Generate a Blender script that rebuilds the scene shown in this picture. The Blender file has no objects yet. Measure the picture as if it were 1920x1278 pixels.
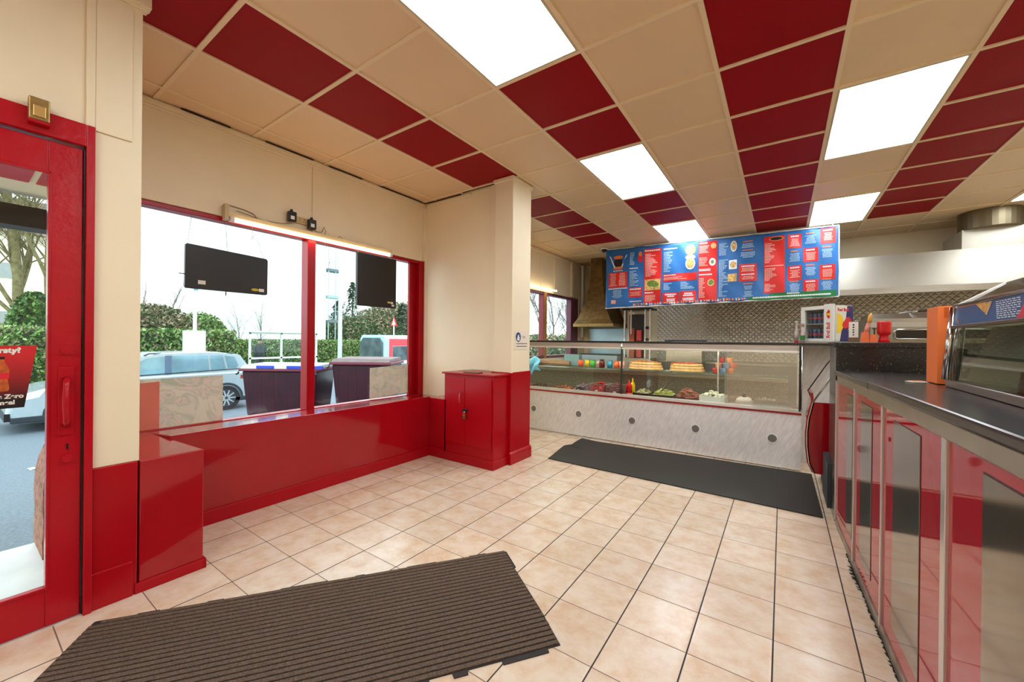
import bpy, bmesh, math, random
from mathutils import Vector, Matrix
random.seed(7)
S = bpy.context.scene
C = S.collection
PI = math.pi
# ---------------------------------------------------------------- camera
F_PX, YAW, PITCH, ROLL, CAM_Z = 735.93, -0.60345, -0.00199, 0.010813, 1.2232
fw = Vector((math.sin(YAW)*math.cos(PITCH), math.cos(YAW)*math.cos(PITCH), math.sin(PITCH)))
rt = Vector((math.cos(YAW), -math.sin(YAW), 0)); up = rt.cross(fw)
r2 = rt*math.cos(ROLL)+up*math.sin(ROLL); u2 = up*math.cos(ROLL)-rt*math.sin(ROLL)
cam = bpy.data.cameras.new('camera'); co = bpy.data.objects.new('camera', cam); C.objects.link(co)
M4 = Matrix((r2, u2, -fw)).transposed().to_4x4(); M4.translation = Vector((0, 0, CAM_Z))
co.matrix_world = M4
cam.sensor_width = 36; cam.sensor_fit = 'HORIZONTAL'; cam.lens = F_PX/1920*36; cam.clip_start = .05; cam.clip_end = 500
S.camera = co
# ---------------------------------------------------------------- world, exposure
W = bpy.data.worlds.new('overcast'); S.world = W; W.use_nodes = True
W.node_tree.nodes['Background'].inputs[0].default_value = (.86, .95, 1.0, 1)
W.node_tree.nodes['Background'].inputs[1].default_value = 1.85
S.view_settings.view_transform = 'Standard'; S.view_settings.look = 'None'
S.view_settings.exposure = 0.92; S.view_settings.gamma = 1; S.view_settings.use_curve_mapping = False
PANEL_E = 6.0
H = 2.838
# ---------------------------------------------------------------- materials
def lin(c):
    return tuple(((v/255)/12.92 if v/255 <= .04045 else ((v/255+.055)/1.055)**2.4) for v in c)
MC = {}
def mat(name, col, rough=.5, metal=0., var=.06, scale=6., bump=0., bscale=40., coat=0., ior=1.45, stretch=None, emit=0., col2=None, spec=None):
    """procedural principled material: noise varies the colour a little and may bump the surface"""
    if name in MC: return MC[name]
    m = bpy.data.materials.new(name); m.use_nodes = True; MC[name] = m
    nt = m.node_tree; n = nt.nodes; b = n['Principled BSDF']; l = nt.links
    c = lin(col)
    tc = n.new('ShaderNodeTexCoord'); mp = n.new('ShaderNodeMapping'); l.new(tc.outputs['Object'], mp.inputs[0])
    if stretch: mp.inputs['Scale'].default_value = stretch
    ns = n.new('ShaderNodeTexNoise'); ns.inputs['Scale'].default_value = scale; ns.inputs['Detail'].default_value = 5
    l.new(mp.outputs[0], ns.inputs['Vector'])
    rp = n.new('ShaderNodeValToRGB'); l.new(ns.outputs[0], rp.inputs[0])
    c2 = lin(col2) if col2 else None
    rp.color_ramp.elements[0].position = .3; rp.color_ramp.elements[1].position = .7
    rp.color_ramp.elements[0].color = (*[v*(1-var) for v in c], 1)
    rp.color_ramp.elements[1].color = (*(c2 if c2 else [min(1, v*(1+var)) for v in c]), 1)
    l.new(rp.outputs[0], b.inputs['Base Color'])
    b.inputs['Roughness'].default_value = rough; b.inputs['Metallic'].default_value = metal
    b.inputs['Coat Weight'].default_value = coat; b.inputs['Coat Roughness'].default_value = .03; b.inputs['IOR'].default_value = ior
    if spec is not None: b.inputs['Specular IOR Level'].default_value = spec
    if bump:
        n2 = n.new('ShaderNodeTexNoise'); n2.inputs['Scale'].default_value = bscale; n2.inputs['Detail'].default_value = 4
        l.new(mp.outputs[0], n2.inputs['Vector'])
        bp = n.new('ShaderNodeBump'); bp.inputs['Strength'].default_value = bump; bp.inputs['Distance'].default_value = .01
        l.new(n2.outputs[0], bp.inputs['Height']); l.new(bp.outputs[0], b.inputs['Normal'])
    if emit:
        b.inputs['Emission Color'].default_value = (*c, 1); b.inputs['Emission Strength'].default_value = emit
    return m
def glass(name, tint=(.97, 1, .99), refl=1.45, rough=.0):
    if name in MC: return MC[name]
    m = bpy.data.materials.new(name); m.use_nodes = True; MC[name] = m
    nt = m.node_tree; n = nt.nodes; l = nt.links; n.remove(n['Principled BSDF'])
    t = n.new('ShaderNodeBsdfTransparent'); t.inputs[0].default_value = (*tint, 1)
    g = n.new('ShaderNodeBsdfGlossy'); g.inputs['Roughness'].default_value = rough
    # Schlick reflectance that is the same on both faces of the thin pane
    lw = n.new('ShaderNodeLayerWeight'); lw.inputs[0].default_value = .5; F0 = ((refl-1)/(refl+1))**2
    p5 = n.new('ShaderNodeMath'); p5.operation = 'POWER'; l.new(lw.outputs['Facing'], p5.inputs[0]); p5.inputs[1].default_value = 5
    ml = n.new('ShaderNodeMath'); ml.operation = 'MULTIPLY_ADD'; l.new(p5.outputs[0], ml.inputs[0]); ml.inputs[1].default_value = 1-F0; ml.inputs[2].default_value = F0
    x = n.new('ShaderNodeMixShader'); l.new(ml.outputs[0], x.inputs[0]); l.new(t.outputs[0], x.inputs[1]); l.new(g.outputs[0], x.inputs[2])
    l.new(x.outputs[0], n['Material Output'].inputs[0]); return m
CREAM = mat('cream_paint', (240, 224, 192), .45, bump=.08, bscale=18, var=.03, scale=2.5)
RED = mat('red_gloss_paint', (168, 8, 22), .26, spec=.3, bump=.10, bscale=14, var=.05, scale=3)
DRED = mat('red_door_paint', (176, 16, 30), .24, spec=.35, bump=.22, bscale=22, var=.05, scale=3)
CTILE = mat('cream_ceiling_tile', (234, 204, 164), .42, var=.03, scale=2)
RTILE = mat('red_ceiling_tile', (150, 6, 18), .5, spec=.15, var=.05, scale=2)
BAR = mat('ceiling_grid_paint', (240, 216, 178), .45, var=.02)
STEEL = mat('brushed_steel', (168, 162, 150), .3, .95, var=.12, scale=3, stretch=(1, 1, 14))
STEELH = mat('hood_steel', (178, 173, 160), .42, .85, var=.10, scale=1.6)
DSTEEL = mat('dark_worktop_steel', (92, 86, 82), .22, .9, var=.12, scale=8)
CHROME = mat('chrome', (215, 215, 215), .12, 1, var=.02)
ALU = mat('aluminium_trim', (205, 200, 196), .3, .7, var=.03)
BLACK = mat('black_plastic', (24, 22, 22), .35, var=.1)
WHITE = mat('white_plastic', (232, 228, 218), .4, var=.03)
BRASS = mat('brass', (150, 122, 74), .38, .8, var=.2, scale=30)
GLASS = glass('window_glass', (.95, .985, .98), 1.3)
CGLASS = glass('display_glass', (.93, .97, .95), 1.5)
PGLASS = glass('poster_film', (.9, .9, .9), 1.45)
# ---------------------------------------------------------------- mesh helpers
class MB:
    def __init__(s): s.v = []; s.f = []; s.m = []
    def add(s, vs, fs, mi=0):
        o = len(s.v); s.v += [tuple(v) for v in vs]; s.f += [tuple(i+o for i in f) for f in fs]; s.m += [mi]*len(fs); return s
    def box(s, x0, x1, y0, y1, z0, z1, mi=0):
        if x0 > x1: x0, x1 = x1, x0
        if y0 > y1: y0, y1 = y1, y0
        if z0 > z1: z0, z1 = z1, z0
        return s.add([(x0, y0, z0), (x1, y0, z0), (x1, y1, z0), (x0, y1, z0), (x0, y0, z1), (x1, y0, z1), (x1, y1, z1), (x0, y1, z1)],
              [(0, 3, 2, 1), (4, 5, 6, 7), (0, 1, 5, 4), (1, 2, 6, 5), (2, 3, 7, 6), (3, 0, 4, 7)], mi)
    def quad(s, a, b, c, d, mi=0): return s.add([a, b, c, d], [(0, 1, 2, 3)], mi)
    def prism(s, poly, axis, a, b, mi=0):
        """polygon in the plane across axis, extruded from a to b"""
        n = len(poly)
        def pt(p, t): return {'x': (t, p[0], p[1]), 'y': (p[0], t, p[1]), 'z': (p[0], p[1], t)}[axis]
        vs = [pt(p, a) for p in poly]+[pt(p, b) for p in poly]
        return s.add(vs, [tuple(range(n))[::-1], tuple(range(n, 2*n))]+[(i, (i+1) % n, (i+1) % n+n, i+n) for i in range(n)], mi)
    def tube(s, pts, r, n=8, mi=0, cap=True):
        pts = [Vector(p) for p in pts]; rs = r if isinstance(r, (list, tuple)) else [r]*len(pts)
        o = len(s.v); prev = None
        for i, p in enumerate(pts):
            d = (pts[min(i+1, len(pts)-1)]-pts[max(i-1, 0)]).normalized()
            if prev is None: a = d.orthogonal().normalized()
            else:
                a = prev-d*prev.dot(d); a = a.normalized() if a.length > 1e-6 else d.orthogonal().normalized()
            prev = a; b = d.cross(a)
            for k in range(n):
                t = 2*PI*k/n; s.v.append(tuple(p+(a*math.cos(t)+b*math.sin(t))*rs[i]))
        for i in range(len(pts)-1):
            for k in range(n):
                q = o+i*n; s.f.append((q+k, q+(k+1) % n, q+n+(k+1) % n, q+n+k)); s.m.append(mi)
        if cap:
            s.f.append(tuple(o+k for k in range(n))[::-1]); s.m.append(mi)
            e = o+(len(pts)-1)*n; s.f.append(tuple(e+k for k in range(n))); s.m.append(mi)
        return s
    def lathe(s, prof, cx=0, cy=0, n=20, mi=0):
        o = len(s.v)
        for r, z in prof:
            for k in range(n): s.v.append((cx+r*math.cos(2*PI*k/n), cy+r*math.sin(2*PI*k/n), z))
        for i in range(len(prof)-1):
            for k in range(n):
                q = o+i*n; s.f.append((q+k, q+(k+1) % n, q+n+(k+1) % n, q+n+k)); s.m.append(mi)
        s.f.append(tuple(o+k for k in range(n))[::-1]); s.m.append(mi)
        e = o+(len(prof)-1)*n; s.f.append(tuple(e+k for k in range(n))); s.m.append(mi)
        return s
    def ball(s, c, r, n=8, mi=0, sq=(1, 1, 1), jit=0):
        o = len(s.v); m = max(4, n//2+1)
        for i in range(m+1):
            ph = PI*i/m
            for k in range(n):
                t = 2*PI*k/n; j = 1+random.uniform(-jit, jit)
                s.v.append((c[0]+r*sq[0]*math.sin(ph)*math.cos(t)*j, c[1]+r*sq[1]*math.sin(ph)*math.sin(t)*j, c[2]+r*sq[2]*math.cos(ph)*j))
        for i in range(m):
            for k in range(n):
                q = o+i*n; s.f.append((q+k, q+n+k, q+n+(k+1) % n, q+(k+1) % n)); s.m.append(mi)
        return s
    def build(s, name, mats, parent=None, bevel=0, smooth=False, loc=None, rot=None):
        me = bpy.data.meshes.new(name); me.from_pydata(s.v, [], s.f)
        if not isinstance(mats, (list, tuple)): mats = [mats]
        for m in mats: me.materials.append(m)
        for p, mi in zip(me.polygons, s.m): p.material_index = mi; p.use_smooth = smooth
        me.update()
        o = bpy.data.objects.new(name, me); C.objects.link(o)
        if parent is not None: o.parent = parent
        if loc: o.location = loc
        if rot: o.rotation_euler = rot
        if bevel:
            b = o.modifiers.new('bevel', 'BEVEL'); b.width = bevel; b.segments = 2; b.limit_method = 'ANGLE'
        return o
def tag(o, label, cat, group=None, kind=None):
    o['label'] = label; o['category'] = cat
    if group: o['group'] = group
    if kind: o['kind'] = kind
    return o
def thing(name, label, cat, loc=(0, 0, 0), rz=0, group=None, kind=None):
    o = bpy.data.objects.new(name, None); o.empty_display_size = .05; C.objects.link(o)
    o.location = loc; o.rotation_euler = (0, 0, rz); return tag(o, label, cat, group, kind)
def struct(o, label=None, cat=None):
    o['kind'] = 'structure'
    if label: o['label'] = label
    if cat: o['category'] = cat
    return o
def copy_tree(o, parent=None):
    c = o.copy(); C.objects.link(c)
    if parent is not None: c.parent = parent
    for ch in list(o.children): copy_tree(ch, c)
    return c
def text(body, size, loc, rot, m, parent=None, name='lettering', ext=.0005, align='CENTER', bold=0):
    cu = bpy.data.curves.new(name, 'FONT'); cu.body = body; cu.size = size; cu.extrude = ext; cu.align_x = align; cu.offset = bold
    t = bpy.data.objects.new(name, cu); C.objects.link(t)
    dg = bpy.context.evaluated_depsgraph_get(); me = bpy.data.meshes.new_from_object(t.evaluated_get(dg))
    bpy.data.objects.remove(t); me.materials.clear(); me.materials.append(m)
    o = bpy.data.objects.new(name, me); C.objects.link(o); o.parent = parent; o.location = loc; o.rotation_euler = rot
    return o
def wallholes(x0, x1, y0, y1, holes):
    """rectangles of [x0,x1]x[y0,y1] left over around the holes"""
    xs = sorted({x0, x1, *[h[0] for h in holes], *[h[1] for h in holes]}); ys = sorted({y0, y1, *[h[2] for h in holes], *[h[3] for h in holes]})
    out = []
    for i in range(len(xs)-1):
        for j in range(len(ys)-1):
            cx, cy = (xs[i]+xs[i+1])/2, (ys[j]+ys[j+1])/2
            if not any(h[0] < cx < h[1] and h[2] < cy < h[3] for h in holes): out.append((xs[i], xs[i+1], ys[j], ys[j+1]))
    return out
# ================================================================ FLOOR
T, FX, FY = .2796, -.8584, 2.2261
def floor_mat():
    m = bpy.data.materials.new('floor_tiles'); m.use_nodes = True; nt = m.node_tree; n = nt.nodes; l = nt.links; b = n['Principled BSDF']
    tc = n.new('ShaderNodeTexCoord'); sp = n.new('ShaderNodeSeparateXYZ'); l.new(tc.outputs['Object'], sp.inputs[0])
    def math_(op, a, bb=None):
        q = n.new('ShaderNodeMath'); q.operation = op
        for i, v in enumerate((a, bb)):
            if v is None: continue
            if isinstance(v, (int, float)): q.inputs[i].default_value = v
            else: l.new(v, q.inputs[i])
        return q.outputs[0]
    def axis(o, off, wid):
        t = math_('DIVIDE', math_('SUBTRACT', o, off), T); fr = math_('FRACT', t); fl = math_('FLOOR', t)
        d = math_('SUBTRACT', .5, math_('ABSOLUTE', math_('SUBTRACT', fr, .5)))
        return math_('LESS_THAN', d, wid), fl, d
    gx, ix, dx = axis(sp.outputs[0], FX, .0105); gy, iy, dy = axis(sp.outputs[1], FY, .0075)
    cb = n.new('ShaderNodeCombineXYZ'); l.new(ix, cb.inputs[0]); l.new(iy, cb.inputs[1])
    wn = n.new('ShaderNodeTexWhiteNoise'); l.new(cb.outputs[0], wn.inputs['Vector'])
    off = n.new('ShaderNodeVectorMath'); off.operation = 'ADD'; sc = n.new('ShaderNodeVectorMath'); sc.operation = 'SCALE'; sc.inputs['Scale'].default_value = 9
    l.new(wn.outputs['Color'], sc.inputs[0]); l.new(tc.outputs['Object'], off.inputs[0]); l.new(sc.outputs[0], off.inputs[1])
    ns = n.new('ShaderNodeTexNoise'); ns.inputs['Scale'].default_value = 9; ns.inputs['Detail'].default_value = 7; ns.inputs['Roughness'].default_value = .65; l.new(off.outputs[0], ns.inputs['Vector'])
    rp = n.new('ShaderNodeValToRGB'); l.new(ns.outputs[0], rp.inputs[0]); e = rp.color_ramp.elements
    e[0].position = .33; e[0].color = (*lin((216, 182, 150)), 1); e[1].position = .62; e[1].color = (*lin((230, 212, 190)), 1)
    q = rp.color_ramp.elements.new(.48); q.color = (*lin((224, 200, 172)), 1)
    v = math_('ADD', math_('MULTIPLY', wn.outputs['Value'], .10), .90)
    mx = n.new('ShaderNodeMixRGB'); mx.blend_type = 'MULTIPLY'; mx.inputs[0].default_value = 1; l.new(rp.outputs[0], mx.inputs[1])
    cv = n.new('ShaderNodeCombineXYZ'); [l.new(v, cv.inputs[i]) for i in range(3)]; l.new(cv.outputs[0], mx.inputs[2])
    g1 = n.new('ShaderNodeMixRGB'); l.new(gy, g1.inputs[0]); l.new(mx.outputs[0], g1.inputs[1]); g1.inputs[2].default_value = (*lin((120, 96, 80)), 1)
    g2 = n.new('ShaderNodeMixRGB'); l.new(gx, g2.inputs[0]); l.new(g1.outputs[0], g2.inputs[1]); g2.inputs[2].default_value = (*lin((48, 40, 38)), 1)
    l.new(g2.outputs[0], b.inputs['Base Color'])
    g = math_('MAXIMUM', gx, gy); l.new(math_('ADD', math_('MULTIPLY', g, .5), .24), b.inputs['Roughness'])
    hb = math_('ADD', math_('MINIMUM', math_('MULTIPLY', math_('MINIMUM', dx, dy), 30), 1), math_('MULTIPLY', ns.outputs[0], .25))
    bp = n.new('ShaderNodeBump'); bp.inputs['Strength'].default_value = .25; bp.inputs['Distance'].default_value = .002; l.new(hb, bp.inputs['Height']); l.new(bp.outputs[0], b.inputs['Normal'])
    return m
fm = MB().box(-2.60, 3.2, -2.4, 7.95, -.06, 0).box(-3.62, -2.60, .40, 7.95, -.06, 0)
struct(fm.build('floor', floor_mat()))
# ================================================================ CEILING
CX, CY, CT = -3.337, .8103, .6
CX0, CX1, CY0, CY1 = -3.54, 3.1, -2.3, 7.9
redc = {}
for j in range(-6, 12):
    if j < 4: redc[(1, j)] = 1
    if 5 <= j < 9: redc[(1, j)] = 1
    if j < 10: redc[(5, j)] = 1; redc[(7, j)] = 1
    if j < 10: redc[(3, j)] = 1
lights = [(3, j) for j in (-4, 0, 4, 8)]+[(6, j) for j in (-4, 0, 4, 8)]+[(9, j) for j in (-4, 0, 4, 8)]
lc = {(i, j+d) for i, j in lights for d in (0, 1)}
cm = MB(); hb = .012
for i in range(-1, 12):
    for j in range(-6, 13):
        x0, x1 = max(CX+CT*i, CX0), min(CX+CT*(i+1), CX1); y0, y1 = max(CY+CT*j, CY0), min(CY+CT*(j+1), CY1)
        if x0 >= x1 or y0 >= y1 or (i, j) in lc: continue
        cm.quad((x0, y0, H+.006), (x0, y1, H+.006), (x1, y1, H+.006), (x1, y0, H+.006), 1 if redc.get((i, j)) else 0)
for i in range(0, 11):
    x = CX+CT*i; cm.box(x-hb, x+hb, CY0, CY1, H-.003, H+.012, 2)
for j in range(-5, 12):
    y = CY+CT*j
    for i in range(-1, 11):
        if (i, j) in lc and (i, j-1) in lc and (i, j) not in lights: continue
        cm.box(max(CX+CT*i+hb, CX0), min(CX+CT*(i+1)-hb, CX1), y-hb, y+hb, H-.003, H+.012, 2)
cm.box(CX0-.1, CX1+.1, CY0-.1, CY1+.1, H+.07, H+.17, 0)
for y0_, y1_ in [(.95, 1.25), (1.5, 1.9), (2.05, 2.4), (2.6, 3.25)]: cm.box(-3.52, -3.508, y0_, y1_, H-.008, H-.001, 3)  # dark strips paint the dirty, shadowed gap between ceiling and walls
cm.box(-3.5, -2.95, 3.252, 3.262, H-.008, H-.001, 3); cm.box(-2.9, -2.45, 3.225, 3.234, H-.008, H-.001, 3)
struct(cm.build('ceiling', [CTILE, RTILE, BAR, mat('gap_shade_dark', (60, 38, 26), .9)]))
EM = mat('light_diffuser', (238, 248, 255), .5, emit=PANEL_E, var=.01)
HOUS = mat('light_housing', (205, 190, 160), .5, var=.02)
names = {(3, -4): 'glowing ceiling light panel of the left row, behind the viewer', (6, -4): 'glowing ceiling light panel of the middle row, behind the viewer', (6, 0): 'glowing ceiling light panel of the middle row, above the viewer out of the frame', (9, -4): 'glowing ceiling light panel of the right row, furthest behind the viewer', (9, 0): 'glowing ceiling light panel of the right row, beside the viewer', (9, 4): 'glowing ceiling light panel of the right row, above the glass food display',
         (3, 0): 'large glowing ceiling light panel nearest the entrance', (3, 4): 'glowing ceiling light panel in the middle of the left row', (3, 8): 'glowing ceiling light panel just above the left half of the menu banner',
         (6, 4): 'large glowing ceiling light panel in the right row, nearer the viewer', (6, 8): 'glowing ceiling light panel above the right end of the menu banner', (9, 8): 'glowing ceiling light panel near the round extractor duct'}
pf = pd = None
for i, j in lights:
    t = thing('ceiling_light', names.get((i, j)), 'ceiling light', (CX+CT*(i+.5), CY+CT*(j+1), H), group='recessed light panels')
    if pf is None:
        f = MB(); a, b_ = CT/2-.013, CT-.013
        for q in [(-a, -a+.012, -b_, b_), (a-.012, a, -b_, b_), (-a+.012, a-.012, -b_, -b_+.012), (-a+.012, a-.012, b_-.012, b_)]: f.box(q[0], q[1], q[2], q[3], -.004, .05)
        f.box(-a, a, -b_, b_, .051, .06); pf = f.build('frame', HOUS, t)
        pd = MB().box(-a+.013, a-.013, -b_+.013, b_-.013, .004, .012).build('diffuser', EM, t)
    else:
        for p in (pf, pd):
            c = p.copy(); C.objects.link(c); c.parent = t
# ================================================================ WALLS
# window wall (x = -3.54 inside face), street front
w = MB()
WIN1 = (.60, 3.29, .56, 2.15); WIN2 = (4.3, 7.59, .9, 2.10)
for y0, y1, z0, z1 in wallholes(.40, 7.95, -.6, H+.2, [WIN1, WIN2]):
    w.box(-3.72, -3.54, y0, y1, z0, z1)
# joint battens and cornice
w.box(-3.54, -3.528, 1.903, 1.937, 2.15, H-.05); w.box(-3.54, -3.52, .6, 3.28, H-.045, H-.008); w.box(-3.54, -3.532, .6, 3.28, H-.065, H-.045)
w.box(-3.54, -3.515, 3.235, 3.28, 2.15, H-.05)
for y in (4.55, 5.0, 5.5, 6.0, 6.5): w.box(-3.54, -3.525, y, y+.02, 2.12, H-.03)
w.box(-3.54, -3.5, 7.18, 7.24, 2.12, H-.02); w.box(-3.54, -3.52, 3.5, 7.9, H-.06, H-.02)
struct(w.build('wall_left', CREAM, bevel=.003))
# return wall and pillar
w = MB(); w.box(-3.54, -2.40, 3.28, 3.52, 0, H+.05); w.box(-2.82, -2.51, 3.272, 3.28, .9, H); w.box(-2.51, -2.40, 3.235, 3.28, .9, H)
w.box(-3.54, -3.50, 3.265, 3.28, .56, H-.05); w.box(-3.5, -2.82, 3.262, 3.28, H-.05, H-.012)
struct(w.build('wall_return', CREAM, bevel=.003))
w = MB(); w.box(-2.41, -2.195, 3.172, 3.515, .88, H+.05); w.box(-2.215, -2.185, 3.165, 3.19, .9, H-.03); w.box(-2.425, -2.18, 3.155, 3.53, H-.035, H)
struct(w.build('trim_1', CREAM, bevel=.004), 'cream pillar beside the red cabinet', 'pillar')
w = MB(); w.box(-2.43, -2.187, 3.165, 3.522, 0, .905); w.box(-2.43, -2.172, 3.15, 3.537, 0, .10); w.prism([(-2.172, .10), (-2.187, .12), (-2.43, .12), (-2.43, .10)], 'y', 3.15, 3.537)
struct(w.build('trim_2', RED, bevel=.004), 'red painted lower part of the pillar', 'pillar')
# entrance wall (x = -2.52)
w = MB()
w.box(-2.70, -2.52, -2.4, -.70, -.05, H+.1); w.box(-2.70, -2.52, -.70, .379, 2.14, H+.1); w.box(-2.70, -2.52, .379, .535, .632, H+.1)
w.box(-3.54, -2.70, .40, .535, -.6, H+.1)
w.box(-2.52, -2.508, .350, .379, 2.14, H); w.box(-2.52, -2.512, .379, .50, 2.13, H-.09)
w.box(-2.54, -2.50, .379, .55, H-.075, H-.06); w.box(-2.54, -2.49, .379, .56, H-.06, H-.01)
struct(w.build('wall_entrance', CREAM, bevel=.003))
w = MB(); w.box(-2.70, -2.516, .379, .53, 0, .632); w.box(-2.52, -2.508, .37, .515, 0, .165)
struct(w.build('baseboard_entrance', RED, bevel=.004))
# back, right and rear walls
struct(MB().box(-3.7, 3.25, 7.9, 8.05, -.1, H+.2).build('wall_back', CREAM))
struct(MB().box(3.1, 3.25, -2.5, 7.9, -.1, H+.2).build('wall_right', CREAM))
struct(MB().box(-2.7, 3.25, -2.5, -2.38, -.1, H+.2).build('wall_rear', CREAM))
# ================================================================ WINDOW 1
win = bpy.data.objects.new('window_1', None); C.objects.link(win); struct(win); win.location = (-3.6, 2, .55)
def wloc(mb, name, m, parent=win, **k): return mb.build(name, m, parent, loc=tuple(-v for v in parent.location), **k)
y0, y1, z0, z1 = WIN1
f = MB(); f.box(-3.66, -3.56, y0, y1, z1-.035, z1); f.box(-3.66, -3.545, 3.20, 3.285, z0, z1); f.box(-3.66, -3.56, y0, y0+.06, z0, z1); f.box(-3.66, -3.57, y0, y1, z0-.01, z0+.015)
f.box(-3.66, -3.61, 3.12, 3.2, z0, z1); f.box(-3.63, -3.60, 3.10, 3.13, z0, z1)
wloc(f, 'window_frame', RED, bevel=.004)
wloc(MB().box(-3.66, -3.545, 1.875, 1.948, z0-.03, z1-.03), 'mullion', RED, bevel=.006)
wloc(MB().box(-3.632, -3.626, y0+.05, 3.13, z0+.01, z1-.03), 'pane', GLASS)
wloc(MB().box(-3.74, -3.66, y0-.02, 3.3, z0-.06, z0), 'outer_sill', mat('chipped_red_paint', (150, 26, 34), .5, var=.3, scale=30))
# window 2 (kitchen)
win2 = bpy.data.objects.new('window_2', None); C.objects.link(win2); struct(win2); win2.location = (-3.6, 5.9, .9)
y0, y1, z0, z1 = WIN2
PURP = mat('maroon_frame', (112, 52, 72), .35)
f = MB(); f.box(-3.66, -3.56, y0, y1, z1-.04, z1); f.box(-3.66, -3.55, 7.26, 7.30, z0, z1); f.box(-3.66, -3.55, 7.30, y1, z0, z1); f.box(-3.66, -3.56, y0, y0+.06, z0, z1); f.box(-3.66, -3.56, y0, y1, z0, z0+.05)
wloc(f, 'window_frame', PURP, win2, bevel=.004)
wloc(MB().box(-3.66, -3.55, 6.17, 6.27, z0, z1).box(-3.66, -3.55, 5.0, 5.08, z0, z1), 'mullion', mat('tan_mullion', (170, 120, 70), .4), win2, bevel=.004)
wloc(MB().box(-3.66, -3.56, 6.16, 6.19, z0, z1), 'mullion', mat('dark_red_mullion', (140, 44, 46), .4), win2)
wloc(MB().box(-3.632, -3.626, y0+.02, 7.28, z0+.02, z1-.03), 'pane', GLASS, win2)
# ================================================================ RED LEDGE
LRED = mat('red_ledge_gloss', (164, 8, 22), .10, bump=.02, bscale=8, var=.05, scale=3, coat=.3)
t = thing('window_ledge', 'long red boxed-in ledge under the shop window, with a deeper box end beside the door', 'ledge')
l = MB()
l.prism([(-3.54, 0), (-3.07, 0), (-3.07, .618), (-3.54, .572)], 'y', .79, 2.93)
l.prism([(-3.07, 0), (-2.83, 0), (-2.83, .612), (-3.07, .612)], 'y', 2.93, 3.27)
l.add([(-3.54, 2.93, .572), (-3.07, 2.93, .612), (-3.07, 3.27, .57), (-3.54, 3.27, .565), (-3.54, 2.93, 0), (-3.07, 2.93, 0), (-3.07, 3.27, 0), (-3.54, 3.27, 0)], [(0, 1, 2, 3), (4, 7, 6, 5), (0, 4, 5, 1), (1, 5, 6, 2), (2, 6, 7, 3), (3, 7, 4, 0)])
l.build('body', LRED, t, bevel=.005)
MB().prism([(-3.54, 0), (-2.52, 0), (-2.52, .628), (-3.54, .575)], 'y', .537, .79).build('end_box', LRED, t, bevel=.005)
k = MB(); k.box(-3.07, -3.058, .80, 2.93, 0, .095); k.box(-3.07, -2.85, 2.918, 2.93, 0, .095); k.box(-2.52, -2.508, .52, .80, 0, .05); k.box(-3.07, -2.508, .79, .802, 0, .05)
k.build('skirting', RED, t, bevel=.004)
MB().prism([(-3.63, .565), (-3.54, .572), (-3.54, .55), (-3.63, .54)], 'y', .6, 3.285).build('sill_strip', LRED, t)
# ================================================================ CABINET
t = thing('wall_cabinet', 'small red two-door cabinet with a padlock built against the pillar', 'cabinet', (-2.54, 2.93, 0))
c = MB(); c.box(-.315, .32, 0, .33, 0, .875); c.build('body', RED, t, bevel=.004)
MB().box(-.34, .335, -.018, .34, .875, .893).build('top', RED, t, bevel=.004)
MB().box(-.315, .332, -.014, .33, 0, .085).build('skirting', RED, t, bevel=.005)
d = MB().box(-.29, -.033, -.010, 0, .187, .848).build('door', RED, t, bevel=.003)
MB().tube([(-.075, -.01, .60), (-.07, -.04, .61), (-.07, -.045, .65), (-.07, -.04, .69), (-.075, -.01, .70)], .006, 8).build('handle', mat('worn_red_metal', (190, 70, 78), .3), d, smooth=True)
d = MB().box(-.029, .30, -.010, 0, .187, .848).build('door', RED, t, bevel=.003)
[MB().box(.292, .302, -.016, -.008, z_, z_+.06).build('hinge', RED, d) for z_ in (.25, .72)]
MB().box(-.05, .01, -.022, -.010, .515, .545).build('hasp', BLACK, t, bevel=.002)
t = thing('padlock', 'small brass padlock hanging on the red cabinet doors', 'padlock', (-2.555, 2.895, .45))
MB().box(-.016, .016, -.008, .010, 0, .04).build('body', BRASS, t, bevel=.003)
MB().tube([(-.011, 0, .038), (-.011, 0, .06), (-.006, 0, .072), (.006, 0, .072), (.011, 0, .06), (.011, 0, .038)], .003, 8).build('shackle', CHROME, t, smooth=True)
tag(MB().box(-2.64, -2.45, 2.97, 3.05, .894, .902).build('metal_strip', mat('tarnished_strip', (110, 80, 66), .4, .6), bevel=.001), 'thin dark strip lying on top of the red cabinet', 'strip')
# ================================================================ DOOR
dr = bpy.data.objects.new('door_1', None); C.objects.link(dr); struct(dr); dr.location = (-2.53, .35, 0)
def dloc(mb, name, m, parent=dr, **k): return mb.build(name, m, parent, loc=(2.53, -.35, 0), **k)
f = MB(); f.box(-2.62, -2.498, .352, .379, 0.0, 2.14); f.box(-2.62, -2.498, -.70, .352, 2.045, 2.14); f.box(-2.62, -2.5, -.70, -.67, 0, 2.05)
f.box(-2.62, -2.52, .347, .353, 0, 2.05, 1)
dloc(f, 'door_frame', [DRED, BLACK], bevel=.003)
f = MB(); xi, xo = -2.522, -2.566
f.box(xo, xi, .247, .345, .006, 2.035); f.box(xo, xi, -.66, -.56, .006, 2.035); f.box(xo, xi, -.56, .247, 1.905, 2.035); f.box(xo, xi, -.56, .247, .006, .165)
f.box(xi-.006, xi+.004, .247, .257, .165, 1.905); f.box(xi-.006, xi+.004, -.56, .257, 1.895, 1.907); f.box(xi-.006, xi+.004, -.56, .257, .160, .172)
dloc(f, 'door_leaf', DRED, bevel=.003)
dloc(MB().box(-2.548, -2.542, -.57, .252, .155, 1.915), 'pane', GLASS)
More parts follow.
